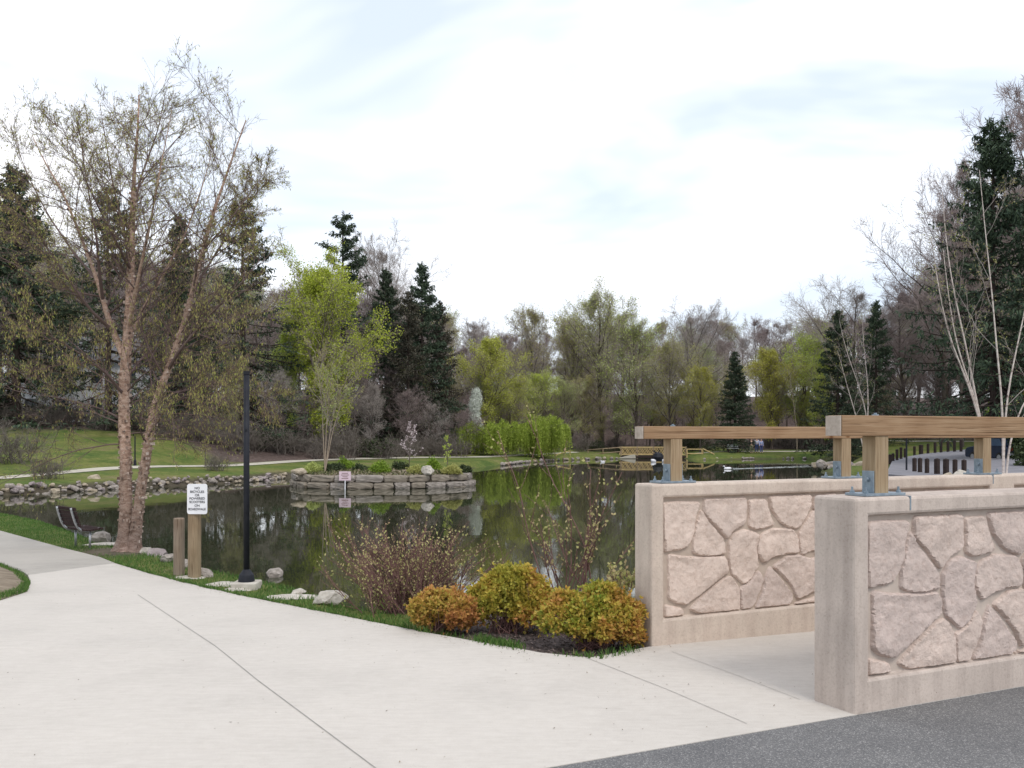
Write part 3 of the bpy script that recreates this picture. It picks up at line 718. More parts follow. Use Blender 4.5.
def conifer(seed, H=20., width=.17, mat='needle', dens=1.0, gap=.0, sag=.5, nwh=34, base=.06, ragged=.2):
    rng = rs(seed); P0,R0 = one([[rng.normal(0,.02),rng.normal(0,.02),H*t] for t in np.linspace(0,1,12)], np.linspace(.28,.02,12))
    ps, ds, ls = [], [], []
    for i in range(nwh):
        t = base+(1-base)*(i/nwh)**.9; z = t*H; k = rng.randint(5,8)
        for q in range(k):
            if rng.rand() < gap: continue
            az = rng.uniform(0,2*PI); ln = H*width*(1-t)**.78*rng.uniform(1-ragged,1+ragged)+.22; el = -.2+.9*t+rng.normal(0,.08)
            ps.append((0,0,z+rng.normal(0,.1))); ds.append((math.cos(az),math.sin(az),el)); ls.append(ln)
    ls = np.array(ls); p = np.array(ps); B1,r1 = grow(p,np.array(ds),ls,np.maximum(.012*ls+.01,.02),6,rng,.15,-.0,.2)
    tt = np.linspace(0,1,6); B1[:,:,2] += ls[:,None]*(-sag*tt*(1-.75*tt))[None,:]*.8
    p,d,l2,r = spawn(B1,r1,ls,11,rng,.1,1,(35,65),.30,lambda t: 1.15-.75*t,.5,.012,.3,.75)
    kp = rng.rand(len(l2)) < np.clip(np.repeat(ls,11)/1.7,.10,1); p,d,l2,r = p[kp],d[kp],l2[kp],r[kp]
    B2,r2 = grow(p,d,np.maximum(l2,.18),r,4,rng,.2,-.25,.5)
    n1 = int(9*dens)
    l1 = leaf_quads(B2,r2,n1,.085,.32,rng,.0,1.,.03,1.0); lg = ls > .9; g1 = leaf_quads(B1[lg],r1[lg],int(16*dens),.085,.30,rng,.2,1.,.04,.5); g2 = leaf_quads(B1[~lg],r1[~lg],6,.06,.18,rng,.1,1.,.02,.3); q_ = cat_geo(g1,g2); l0 = (q_[0],q_[1])
    top = leaf_quads(*one([[0,0,H*.9],[0,0,H*1.0]],[.05,.02]), 60, .07,.22,rng,0,1,.02,-.3)
    tv = tubes(P0,R0,7); cv = cat_geo(tubes(B1,r1,4), l1, l0, top)
    return ('conifer', mesh_np('trunk', tv[0], tv[1], M['darkbark'], smooth=True), mesh_np('crown', cv[0], cv[1], [M['darkbark'],M[mat],M[mat],M[mat]], cv[2]), H)

protos = {
 'bare0': decid(11, 16, .30, woodm='twig'), 'bare1': decid(12, 16, .34, woodm='twig2', bole=.35), 'bare2': decid(13, 16, .26, woodm='twig', bole=.2),
 'bare3': decid(14, 16, .36, woodm='twig2', bole=.45, n1=13),
 'pale0': decid(21, 16, .30, 'pale', 2, .11, 'twig2'), 'pale1': decid(22, 16, .27, 'pale', 1, .12, 'twig2', bole=.3), 'pale2': decid(23, 16, .33, 'pale', 2, .12, 'twig', bole=.15),
 'fill0': decid(15, 16, .34, bole=.06, n1=34, woodm='twig'), 'fill1': decid(16, 16, .36, bole=.08, n1=34, woodm='twig2'),
 'yg0': decid(31, 14, .33, 'ygreen', 4, .13, 'twig', bole=.12), 'yg1': decid(32, 14, .36, 'ygreen', 3, .13, 'twig2', bole=.15),
 'lime': decid(41, 14, .36, 'lime', 6, .13, 'twig', bole=.06, n1=28),
 'spr0': conifer(51, width=.21, dens=1.2), 'spr1': conifer(52, width=.24, dens=1.2, gap=.06, nwh=36), 'spr2': conifer(53, width=.30, dens=1.1, gap=.15, sag=.55, nwh=24, ragged=.28),
 'spr3': conifer(54, width=.19, dens=1.3, sag=.2, ragged=.12, nwh=40, base=.03),
 'spr4': conifer(57, width=.30, base=.15, dens=1.3, gap=.06, sag=.6, nwh=34, ragged=.25),
 'hem': conifer(55, width=.24, mat='needle2', dens=.7, gap=.15, sag=.3, ragged=.35, base=.12),
}
trng = random.Random(3)
def plant(kind, px, Y, top, label=None, cat='tree', group=None, name='tree', wx=1.0, lean=0, pxw=None):
    X = (px-HX)/F*Y; z = hz(X, Y)-.05; H = EYE+(HY-top)/F*Y - z
    k, tm, cm, PH = protos[kind]
    r = empty(name, (X,Y,z), trng.uniform(0,6.28)); s = H/PH; r.scale = (s*wx, s*wx, s)
    if lean: r.rotation_euler = (lean*trng.uniform(-1,1), lean, r.rotation_euler.z)
    link('trunk', tm, r); link('crown', cm, r)
    tag(r, label, cat, group); return r

NT = [
 ('spr1',16,78,165,'broad dark olive conifer at the left edge behind the birch','conifer_tree',1.35),
 ('spr2',108,77,183,'tall ragged spruce directly behind the birch main trunk','spruce_tree',1.1),
 ('spr1',180,80,214,'dark spruce between the two birch trunks and the lamp post, in the left woods','spruce_tree',1.0),
 ('spr2',243,78,198,'dark spruce rising straight above the headless lamp post','spruce_tree',1.15),
 ('spr2',343,96,210,'tallest spruce with open drooping tiers standing above the lime-green tree','spruce_tree',1.1),
 ('spr1',386,100,268,'slim dark spruce just right of the tallest open-tiered spruce','spruce_tree',1.0),
 ('spr1',422,98,262,'dark pointed spruce on the skyline above the island','spruce_tree',1.0),
 ('hem',408,94,290,'dark brownish hemlock with sparse low limbs behind the island','hemlock_tree',1.15),
 ('hem',440,99,300,'smaller brownish hemlock on the right flank of the dark clump behind the island','hemlock_tree',.95),
 ('spr3',735,114,351,'dense dark green cone-shaped spruce on the far shore above the three people','spruce_tree',1.25),
 ('spr0',838,104,309,'dark spruce on the far shore behind the small white birch clump','spruce_tree',1.15),
 ('spr1',876,110,300,'narrow dark spruce right of the small white birch clump','spruce_tree',.9),
 ('spr4',993,66,118,'tall dark spruce behind the two white birch clumps at right','spruce_tree',1.0),
 ('spr4',1062,62,60,'huge spruce cut by the right edge of the picture','spruce_tree',.75),
 ('lime',322,80,266,'bright lime-green tree in new leaf behind the left bank','tree',.85),
 ('yg0',292,83,335,'lower yellow-green tree tucked left of the bright lime-green tree','tree',.9),
 ('yg0',487,104,338,'yellow-green tree behind the white blossoming tree','tree',.95),
 ('yg1',508,107,378,'small yellow-green tree above the weeping willows','tree',.9),
 ('pale1',535,126,305,'tall pale round-topped tree on the skyline left of centre','tree',.85),
 ('pale0',603,126,293,'tallest pale green tree at the centre of the far woods','tree',.95),
 ('pale2',572,128,316,'pale green tree just left of the tallest central one','tree',.9),
 ('pale2',636,122,322,'pale green tree just right of the tallest central one','tree',1.0),
 ('pale0',672,120,342,'pale green tree left of the cone-shaped spruce','tree',1.0),
 ('yg1',700,118,368,'low yellow-green tree touching the left of the cone-shaped spruce','tree',.9),
 ('bare1',690,136,311,'bare grey tree with a rounded top on the skyline, right of centre','tree',1.1),
 ('yg0',772,122,350,'yellow-green tree right of the cone-shaped spruce','tree',1.0),
 ('yg1',800,125,335,'taller yellow-green tree left of the right-hand dark spruces','tree',1.0),
 ('yg0',822,118,352,'yellow-green tree beside the small white birch clump','tree',.8),
 ('bare3',852,114,288,'bare pale tree towering over the small white birch clump','tree',1.2),
 ('bare2',962,104,150,'tall bare pale tree showing above the left shoulder of the right-hand spruce','tree',.6),
 ('bare2',1040,76,62,'tallest bare tree in the top right corner','tree',.8),
 ('bare0',942,112,205,'bare brown tree left of the big right-hand spruce','tree',1.0),
 ('bare2',905,116,285,'bare brown tree above the dark bollards','tree',1.1),
 ('bare1',385,112,245,'bare pale tree between the dark spruces on the left skyline','tree',.8),
 ('bare0',350,86,345,'bare mauve tree at the right edge of the bright lime-green tree','tree',.8),
 ('pale2',56,84,300,'olive-green budding tree left of the birch main trunk','tree',1.0),
 ('bare2',150,80,330,'bare tree low behind the birch side trunk','tree',1.0),
 ('bare0',265,88,310,'bare mauve tree right of the headless lamp post','tree',1.0),
]
for k,px_,Y_,tp,lab,nm,wx in NT: plant(k,px_,Y_,tp,lab,nm.replace('_',' ').replace('spruce tree','spruce').replace('hemlock tree','hemlock').replace('conifer tree','conifer'),None,nm,wx)
# the wood behind, tree by tree
skx = [-80,0,60,110,200,280,320,380,450,520,600,660,760,790,830,900,950,1024,1100]
sky_ = [215,200,250,255,262,285,285,282,308,340,318,330,328,334,310,303,260,175,150]
wood_names = [(-200,150,'tree in the wood behind the birch on the left bank'),(150,320,'tree in the brown wood behind the lamp post'),(320,470,'tree in the dark wood behind the stone-walled island'),
              (470,600,'tree in the grey wood behind the willows'),(600,720,'tree in the grey wood behind the wooden footbridge'),(720,840,'tree in the wood behind the three people'),
              (840,2000,'tree in the brown wood behind the right-hand birches')]
def wood_tree(px_, Y_, top, row_):
    if abs((px_-HX)/F*Y_-(100-HX)/F*92) < 8 and abs(Y_-92) < 7: return
    q = trng.random()
    green = .35 if 540 < px_ < 840 else .2
    if q < green: k = trng.choice(['pale0','pale1','pale2']); ad = 'pale budding'
    elif q < green+.06 and px_ < 480: k = trng.choice(['spr0','spr1']); ad = 'dark evergreen'
    else: k = trng.choice(['fill0','fill1','bare0','bare2'] if row_ > 0 else ['fill0','fill1','bare1','bare3']); ad = 'bare'
    lab = next(n for a,b_,n in wood_names if a <= px_ < b_)
    plant(k, px_, Y_, top, f'{ad} {lab}', 'tree', f'{ad} trees, {lab[8:]}', 'tree', trng.uniform(.85,1.2))
i = 0
for row,(dist,dtop,step) in enumerate([(3,95,34),(10,66,34),(19,36,29),(30,16,27),(44,3,25),(58,-4,27)]):
    p_ = -70+row*9
    while p_ < 1110:
        pj = p_+trng.uniform(-8,8)
        if 35 < pj < 165 and row in (0,1) : p_ += step; continue
        base = np.interp(pj, [-80,0,100,230,300,400,480,560,620,760,860,930,1100], [76,76,78,76,76,84,96,110,126,122,122,124,84])
        tp = np.interp(pj, skx, sky_)+dtop+trng.uniform(-8,16)
        wood_tree(pj, base+dist+trng.uniform(-3,3), tp, row); i += 1
        p_ += step*trng.uniform(.8,1.2)

for i in range(17):
    px_ = 455+i*27+trng.uniform(-9,9)
    if 715 < px_ < 758: continue
    plant(trng.choice(['pale0','pale2','yg1','pale1']), px_, np.interp(px_,[450,560,620,900],[100,115,125,120])+trng.uniform(0,4), trng.uniform(372,402), 'low budding tree at the foot of the far wood', 'tree', 'low budding trees at the foot of the far wood', 'tree', 1.0)
# brush: tangles of bare stems at the forest edge
def brush_proto(seed, leaf=None, H=2.6, ns=38):
    rng = rs(seed); p = np.column_stack([rng.normal(0,.45,ns),rng.normal(0,.45,ns),np.zeros(ns)]); d = np.column_stack([rng.normal(0,.45,ns),rng.normal(0,.45,ns),np.ones(ns)])
    l = rng.uniform(.5,1,ns)*H; B,r = grow(p,d,l,np.full(ns,.022),6,rng,.35,.1,.4)
    p,d,l2,r2 = spawn(B,r,l,7,rng,.2,1,(20,60),.5,None,.6,.012); B2,rr2 = grow(p,d,l2,r2,4,rng,.4,.1,.5)
    p,d,l3,r3 = spawn(B2,rr2,l2,4,rng,.1,1,(20,60),.6,None,.7,.01); B3,rr3 = grow(p,d,l3,r3,3,rng,.4,.1,.6)
    gs = [tubes(B,r,3),tubes(B2,rr2,3),tubes(B3,rr3,3)]; ms = [M['brush']]*3
    if leaf: gs.append(leaf_quads(B3,rr3,3,.1,.13,rng,0,1,.05)); ms.append(M[leaf])
    cv = cat_geo(*gs); return mesh_np('brush', cv[0], cv[1], ms, cv[2])
BR = [brush_proto(61), brush_proto(62,None,3.2,30), brush_proto(63,'darkshrub',2.4,34)]
def set_brush(px_, Y_, s, k, label, group):
    X = (px_-HX)/F*Y_; o = link('brush_shrub', BR[k]); o.location = (X,Y_,hz(X,Y_)-.05); o.rotation_euler.z = trng.uniform(0,6.28); o.scale = (s*1.3,s*1.3,s)
    tag(o, label, 'shrub', group)
for i in range(78):
    px_ = -40+i*14.2+trng.uniform(-5,5)
    if 470 < px_ < 570 or 720 < px_ < 755 or px_ > 930: continue
    Y_ = np.interp(px_, [-80,0,60,100,150,230,300,400,480,560,620,690,760,860,930,1100], [80,78,78,76,74,72,73,82,94,108,124,122,121,120,112,112])+trng.uniform(0,5)
    side = 'left bank' if px_ < 300 else ('island' if px_ < 500 else ('wooden footbridge' if px_ < 700 else 'far lawn'))
    set_brush(px_, Y_, trng.uniform(.55,1.0), trng.choice([0,0,0,1,1,1,2]) if px_ > 200 else trng.choice([0,1]), f'leafless brown brush at the wood edge behind the {side}', f'brush behind the {side}')
for px_,Y_,s,lab in [(10,56,1.0,'dark leafless bush on the lawn at the left edge'),(46,50,.55,'small twiggy bush on the far lawn beside the pale path'),(690/3.2,60,.5,'thin sapling bush by the far path right of the birch')]:
    set_brush(px_, Y_, s, 0, lab, None)

# ---------------------------------------------------------- weeping willows
def willow(seed, H, wd):
    rng = rs(seed); st = [[0,0,0],[.1,0,H*.25],[.05,.1,H*.45]]; P0,R0 = one(resample(st,6), np.linspace(.22,.15,6))
    n=16; p = np.repeat(np.array([[.05,.1,H*.42]]),n,0); az = np.linspace(0,2*PI,n,endpoint=False)+rng.normal(0,.2,n)
    d = np.column_stack([np.cos(az)*.8,np.sin(az)*.8,np.ones(n)]); l = rng.uniform(.5,.75,n)*H
    B1,r1 = grow(p,d,l,np.full(n,.08),8,rng,.25,-.4,.3)
    B1[:,:,0] = (B1[:,:,0])*wd; B1[:,:,1] = B1[:,:,1]*wd
    B1[:,:,2] = np.minimum(B1[:,:,2], H*(.97-.02*rng.rand(n,1)))
    p,d,l2,r = spawn(B1,r1,l,30,rng,.25,1,(40,95),.30,None,.4,.012)
    B2,r2 = grow(p,d,l2,r,4,rng,.3,-.3,.5)
    p,_,l3,r = spawn(B2,r2,l2,4,rng,.1,1,(60,120),.5,None,.6,.006)
    Rw=np.hypot(p[:,0],p[:,1]).max()*.86; rho=np.hypot(p[:,0],p[:,1]); f_=np.minimum(1,Rw/np.maximum(rho,.01)); p[:,0]*=f_; p[:,1]*=f_; rho=np.minimum(rho,Rw); p[:,2]=np.minimum(p[:,2]+.3,H*(.97-.38*(rho/Rw)**2.2)); nb = len(p); dd = np.column_stack([rng.normal(0,.25,nb),rng.normal(0,.25,nb),-np.ones(nb)]); ln = np.clip(p[:,2]*rng.uniform(.35,.95,nb),.3,None)
    B3,r3 = grow(p,dd,ln,r,6,rng,.08,-2.5,.6)
    lv = leaf_quads(B3,r3,20,.055,.16,rng,0,1,.06,1.2)
    tv = cat_geo(tubes(P0,R0,8),tubes(B1,r1,5)); B2[:,:,2]*=.8; cv = cat_geo(tubes(B2,r2*.6,3),tubes(B3,r3,3),lv)
    return mesh_np('trunk',tv[0],tv[1],M['bark'],smooth=True), mesh_np('crown',cv[0],cv[1],[M['twig'],M['willow'],M['willow']],cv[2])
for seed,px_,Y_,tp,wd,lab in [(71,492,98,414,2.0,'wide low weeping willow, left of the pair on the far bank'),(72,541,100,409,1.15,'rounder weeping willow, right of the pair on the far bank')]:
    X=(px_-HX)/F*Y_; z=hz(X,Y_); H=EYE+(HY-tp)/F*Y_-z; r=empty('weeping_willow',(X,Y_,z-.05)); tm,cm=willow(seed,H,wd); link('trunk',tm,r); link('crown',cm,r)
    tag(r,lab,'willow',None)
# white pear tree, narrow
protos['pear'] = decid(81, 7, .15, 'blossom', 9, .10, 'twig', .09, .12, n1=18, ang=(18,35), up1=.6)
plant('pear',477,99,388,'narrow tree covered in white blossom beside the willows','blossom tree',None,'blossom_tree',.75)

# ---------------------------------------------------------- birch clumps on the right (pale stems)
def birch_clump(name_loc, stems, label, seed, r0, dens=(7,5,4), leaf=True, tw=.006, nl=3, lw=.03, lh=.09, bark='whitebark'):
    """stems: polylines in local coordinates"""
    rng = rs(seed); root = empty('birch_tree', name_loc); tag(root, label, 'birch')
    for q, pl in enumerate(stems):
        pts = resample(pl, 16)[None]; rad = (r0*np.linspace(1,.2,16))[None]; L0 = np.array([np.linalg.norm(pts[0,-1]-pts[0,0])])
        tv = tubes(pts, rad, 7); link('trunk', mesh_np('trunk', tv[0], tv[1], M[bark], smooth=True), root)
        p,d,l,r = spawn(pts,rad,L0,dens[0],rng,.35,1,(25,50),.42,None,.45,.012); B1,r1 = grow(p,d,l,r,7,rng,.35,.45,.3)
        p,d,l2,r = spawn(B1,r1,l,dens[1],rng,.2,1,(20,50),.5,None,.5,tw*1.3); B2,r2 = grow(p,d,l2,r,5,rng,.35,.3,.4)
        p,d,l3,r = spawn(B2,r2,l2,dens[2],rng,.2,1,(20,50),.6,None,.6,tw); B3,r3 = grow(p,d,l3,r,4,rng,.35,.0,.5)
        gs = [tubes(B1,r1,4),tubes(B2,r2,3),tubes(B3,r3,3)]; ms = [M['twig2'],M['twig'],M['twig']]
        if leaf: gs.append(leaf_quads(B3,r3,nl,lw,lh,rng,0,1,.03,.5)); ms.append(M['pale'])
        cv = cat_geo(*gs); link('crown', mesh_np('crown',cv[0],cv[1],ms,cv[2]), root)
def clump_px(base, Y, stems, label, seed, r0, **kw):
    X=(base[0]-HX)/F*Y; z = hz(X,Y); rng = random.Random(seed); out=[]
    for st in stems:
        pl=[(0,0,0)]; dy = rng.uniform(-.8,.8)
        for i,(a,b_) in enumerate(st): pl.append(((a-base[0])/F*Y, dy*(i+1)/len(st), EYE+(HY-b_)/F*Y-z))
        out.append(pl)
    birch_clump((X,Y,z-.03), out, label, seed, r0, **kw)
clump_px((990,0),46,[[(984,440),(975,410),(962,375),(947,345),(935,300),(925,240)],[(985,440),(978,412),(962,370),(953,345),(946,310),(938,250)],[(986,440),(977,400),(968,345),(957,300),(948,240),(945,190)]],
         'leaning white-barked birch clump left of the pair beside the parked car',91,.065,dens=(5,4,4))
clump_px((1003,0),44,[[(1003,440),(1002,400),(996,350),(992,300),(985,240),(978,170)],[(1004,440),(1008,390),(1018,345),(1030,290),(1040,230)],[(1010,440),(1022,405),(1045,370),(1065,330)]],
         'straighter white-barked birch clump right of the pair beside the parked car',92,.06,dens=(5,4,4))
clump_px((866,0),88,[[(868,415),(860,385),(848,350),(842,320)],[(868,415),(868,385),(864,350),(862,320)],[(856,415),(850,395),(846,380),(838,350)]],
         'small white birch clump on the far right shore between two dark spruces',93,.07,dens=(7,5,4))
# thin pale trunks on far lawn
clump_px((797,0),114,[[(797,430),(795,415),(792,390),(790,370)]],'slim pale-trunked tree on the far lawn right of the three people',94,.05,dens=(8,6,5),bark='tanbark')

# ================================================================== the big river birch
M['curl'] = leaf_mat('bark_curls', [(0,(.10,.065,.05)),(.4,(.30,.22,.18)),(.75,(.48,.37,.31)),(1,(.62,.52,.46))], .9, .1)
def hero():
    bx, by = P(128,549); z0 = hz(bx,by)
    def L3(px_,py_,dy=0): Y=by+dy; return np.array([(px_-HX)/F*Y-bx, dy, EYE+(HY-py_)/F*Y-z0])
    root = empty('river_birch', (bx,by,z0)); tag(root, 'big two-trunked river birch with peeling pinkish bark beside the bench', 'birch')
    rng = rs(7)
    def trunkmesh(pl, radii, name, flare=0, n=90, k=16, mat='birchbark'):
        pts = resample(pl, n); t = np.linspace(0,1,n); rad = np.interp(t, np.linspace(0,1,len(radii)), radii)
        V,Qd = tubes(pts[None], rad[None], k); V=V.reshape(n,k,3)
        ctr=pts[:,None,:]; off=V-ctr; zz=pts[:,2][:,None]; an=np.arange(k)[None]*2*PI/k
        f = 1+.07*np.sin(3*an+zz*3.1)+.05*np.sin(5*an-zz*7)+rng.normal(0,.045,(n,k))
        if flare: f = f + flare*np.exp(-zz/.16)*(1+.5*np.sin(4*an+1))
        V=(ctr+off*f[...,None]).reshape(-1,3)
        # curls of peeling bark
        m_ = int(len(pts)*7*(1 if rad[0]>.1 else .6)); ii=rng.randint(2,int(n*.8),m_); a=rng.uniform(0,2*PI,m_); nr=np.column_stack([np.cos(a),np.sin(a),np.zeros(m_)]); tgv=np.column_stack([-np.sin(a),np.cos(a),np.zeros(m_)])
        c=pts[ii]+nr*rad[ii][:,None]*1.0; w=rng.uniform(.015,.05,m_)[:,None]; h=rng.uniform(.008,.028,m_)[:,None]; up=np.array([0,0,1.])
        o=nr*rng.uniform(.008,.03,m_)[:,None]
        PV=np.stack([c-up*h,c+up*h,c+up*h+tgv*w+o,c-up*h+tgv*w+o*1.2],1).reshape(-1,3); PQ=np.arange(m_*4).reshape(-1,4)
        if rad[0] < .05: PV=np.zeros((0,3)); PQ=np.zeros((0,4),int)
        g_=cat_geo((V,Qd),(PV,PQ)); link(name, mesh_np(name,g_[0],g_[1],[M[mat],M['curl']],g_[2],smooth=False), root)
        return pts, rad
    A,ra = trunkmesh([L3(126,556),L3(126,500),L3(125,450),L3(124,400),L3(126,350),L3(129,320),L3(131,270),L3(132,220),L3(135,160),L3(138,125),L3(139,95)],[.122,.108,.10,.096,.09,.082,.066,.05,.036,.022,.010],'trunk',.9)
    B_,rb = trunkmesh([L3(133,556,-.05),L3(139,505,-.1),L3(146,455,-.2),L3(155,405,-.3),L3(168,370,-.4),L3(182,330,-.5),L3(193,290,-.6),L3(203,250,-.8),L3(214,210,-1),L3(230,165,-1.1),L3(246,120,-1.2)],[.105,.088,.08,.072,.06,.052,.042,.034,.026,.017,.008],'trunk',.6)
    limbs=[]
    for pl,r in [
        ([(125,360,0),(112,330,.1),(103,300,.2),(97,280,.3),(84,245,.5),(62,190,.7),(46,165,.9),(32,135,1)],.085),
        ([(103,300,.2),(99,272,-.1),(97,240,-.3),(88,190,-.5),(82,150,-.6),(78,118,-.7)],.045),
        ([(128,330,0),(134,300,-.3),(140,270,-.6),(150,225,-1),(160,170,-1.3),(172,110,-1.5)],.06),
        ([(131,270,0),(124,230,.5),(112,180,1),(104,130,1.4),(100,105,1.6)],.05),
        ([(126,350,0),(138,318,.4),(160,280,.9),(185,235,1.4),(203,185,1.8),(214,145,2.2)],.06),
        ([(168,370,-.4),(180,350,-.8),(205,320,-1.2),(240,285,-1.6),(275,240,-2)],.045),
        ([(203,250,-.8),(222,230,-1),(245,200,-.9),(270,165,-.8)],.03),
        ([(193,290,-.6),(215,255,-.2),(240,215,.2),(262,180,.5)],.035),
        ([(112,330,.1),(90,310,-.4),(62,270,-.9),(35,230,-1.3),(12,190,-1.7)],.045),
        ([(124,395,0),(105,372,-.6),(75,350,-1.2),(40,330,-1.8),(5,300,-2.3)],.04),
        ([(97,280,.3),(75,255,.9),(48,215,1.4),(25,170,1.9),(8,120,2.2)],.04),
        ([(146,440,-.2),(165,410,-1),(195,388,-1.6),(235,372,-2.1)],.028),
        ([(132,220,0),(140,180,.3),(158,130,.6),(168,80,.8)],.04),
        ([(155,405,-.3),(175,392,.3),(215,385,.8),(250,390,1.2),(285,405,1.6)],.03),
        ([(124,420,0),(100,408,.5),(60,398,1),(20,392,1.5),(-20,380,2)],.03),
        ([(126,380,0),(148,350,1),(190,330,2),(235,318,2.7)],.035),
        ([(131,270,0),(115,240,-.8),(95,200,-1.6),(72,150,-2.1),(55,110,-2.4)],.04)]:
        r*=.72; q=[L3(*c) for c in pl]; pts,rad = trunkmesh(q,[r,r*.6,r*.33,r*.1],'limb',0,26,7,'birchtwig' if r<.04 else 'birchbark'); limbs.append((pts,rad))
    mains=[resample(A,26),resample(B_,26)]+[l[0] for l in limbs]; rads=[np.interp(np.linspace(0,1,26),np.linspace(0,1,90),x) for x in (ra,rb)]+[l[1] for l in limbs]
    S=np.array(mains); SR=np.array(rads); SL=np.linalg.norm(np.diff(S,axis=1),axis=2).sum(1)
    # side branches
    allB=[]
    p,d,l,r = spawn(S[:2],SR[:2],SL[:2],46,rng,.24,.98,(35,70),.26,lambda t:1.0-.35*t,.32,.006,.35,.0,.0); r=np.minimum(r,.013); allB.append((p,d,l,r))
    p,d,l,r = spawn(S[2:],SR[2:],SL[2:],17,rng,.15,.93,(30,62),.38,lambda t:1-.5*t,.45,.005,.35); allB.append((p,d,l,r))
    p,d,l,r = [np.concatenate([a[i] for a in allB]) for i in range(4)]
    low = p[:,2] < 2.3; d[:,2] = np.where(low, d[:,2]*.35+.02, d[:,2])
    keep = p[:,2] > 1.35; p,d,l,r = p[keep],d[keep],l[keep],r[keep]
    B1,r1 = grow(p,d,l,r,9,rng,.3,.18,.3)
    lowm=(p[:,2]<2.8)[:,None]; tt=np.linspace(0,1,9)[None]; B1[:,:,2]-=np.where(lowm,.35*tt**2*l[:,None],0)
    kp = (B1[:,:,2].max(1) < 8.45) & (B1[:,:,0].max(1) < 3.15); B1,r1,l = B1[kp],r1[kp],l[kp]
    p,d,l2,r = spawn(B1,r1,l,10,rng,.12,1,(22,50),.42,None,.55,.0032,.4); B2,r2 = grow(p,d,l2,r,6,rng,.25,.25,.45)
    p,d,l3,r = spawn(B2,r2,l2,6,rng,.15,1,(20,50),.6,None,.6,.0024,.4); B3,r3 = grow(p,d,np.maximum(l3,.12),r,4,rng,.3,.15,.6)
    lo = B3[:,0,2] < 4.6; a1 = leaf_quads(B3[lo],r3[lo],2,.010,.055,rng,0,1,.005,4.0); a2 = leaf_quads(B3[~lo],r3[~lo],2,.011,.045,rng,.3,1,.005,1.5); q_ = cat_geo(a1,a2); lv = (q_[0],q_[1]); lv2 = leaf_quads(B2,r2,1,.012,.035,rng,.1,1,.008,1.0)
    tv = cat_geo(tubes(B1,r1,5),tubes(B2,r2,3),tubes(B3,r3,3)); link('branches', mesh_np('branches',tv[0],tv[1],M['birchtwig']), root)
    cv = cat_geo(lv,lv2); link('catkins', mesh_np('catkins',cv[0],cv[1],[M['catkin'],M['catkin']],cv[2]), root)
hero()

# ================================================================== front shrubs
def mound(name, px_, py_, w_px, h_px, mat, label, seed, nleaf, lobes, lsz=.029):
    """dense leafy mound: stems from the base, leaf rosettes over overlapping lobes; lobes: (dx, dz, r) as shares of width/height"""
    x,y = P(px_,py_); wd = w_px/F*y; ht = h_px/F*y; rng=rs(seed); y2 = y+wd*.30; z=hz(x,y2)
    root=empty(name,(x,y2,z)); tag(root,label,'shrub')
    cs=[]; 
    for dx,dz,r in lobes: cs.append((dx*wd, rng.uniform(-.12,.12)*wd, dz*ht, r*wd))
    V=[]; ctrs=[]
    nl=len(cs)
    # sub-lobes for an uneven surface
    sub=[]
    for (a,b_,c,r) in cs:
        for q in range(20):
            v=norm(rng.normal(0,1,3)); v[2]=abs(v[2])*.9-.25; sub.append((a+v[0]*r*.88,b_+v[1]*r*.88,max(.03,c+v[2]*r*.88),r*rng.uniform(.18,.40)))
    sub+= [(a,b_,c,r*.62) for a,b_,c,r in cs]
    sub=np.array(sub); wts=sub[:,3]**2; wts/=wts.sum(); k=rng.choice(len(sub),nleaf//5,p=wts)
    v=norm(rng.normal(0,1,(len(k),3))+[0,0,.35]); rad=sub[k,3]*(rng.uniform(.70,1.1,len(k))+(rng.rand(len(k))<.2)*rng.uniform(0,.9,len(k))); c=sub[k,:3]+v*rad[:,None]; ok=c[:,2]>.02; c=c[ok]; v=v[ok]
    # rosette of 5 leaves at each tip
    n=len(c); cc=np.repeat(c,5,0); vv=norm(np.repeat(v,5,0)*.6+rng.normal(0,.75,(n*5,3))+[0,0,.25]); e=norm(np.cross(vv,rng.normal(0,1,(n*5,3)))); s=rng.uniform(.7,1.3,(n*5,1))*lsz
    LV=np.stack([cc,cc+vv*s*.5-e*s*.33,cc+vv*s*1.1,cc+vv*s*.5+e*s*.33],1).reshape(-1,3); LQ=np.arange(n*20).reshape(-1,4)
    link('leaves',mesh_np('leaves',LV,LQ,M[mat]),root)
    ns=130; ii=rng.randint(0,n,ns); p0=np.column_stack([rng.normal(0,.10,ns)*wd,rng.normal(0,.07,ns)*wd,np.zeros(ns)]); dd=c[ii]-p0; ln=np.linalg.norm(dd,axis=1)
    B,r=grow(p0,dd,ln,np.full(ns,.004),5,rng,.12,0,.5); tv=tubes(B,r,3); link('stems',mesh_np('stems',tv[0],tv[1],M['redstem']),root)
mound('spirea_bush',440,633,78,54,'spirea2','low orange spirea bush, leftmost of the three by the path',101,27000,[(-.25,.35,.24),(.05,.42,.3),(.3,.38,.26),(-.1,.6,.2)])
mound('spirea_bush',508,633,92,72,'spirea','golden domed spirea bush, tallest and middle of the three',102,36000,[(-.2,.4,.27),(.1,.48,.33),(.3,.33,.24),(-.05,.66,.22),(.15,.7,.2)])
mound('spirea_bush',597,649,102,72,'spirea3','gold and green spirea bush touching the end of the farther parapet',103,40000,[(-.28,.4,.24),(-.02,.42,.28),(.28,.4,.26),(.1,.66,.2),(-.3,.62,.15),(.36,.2,.16)])
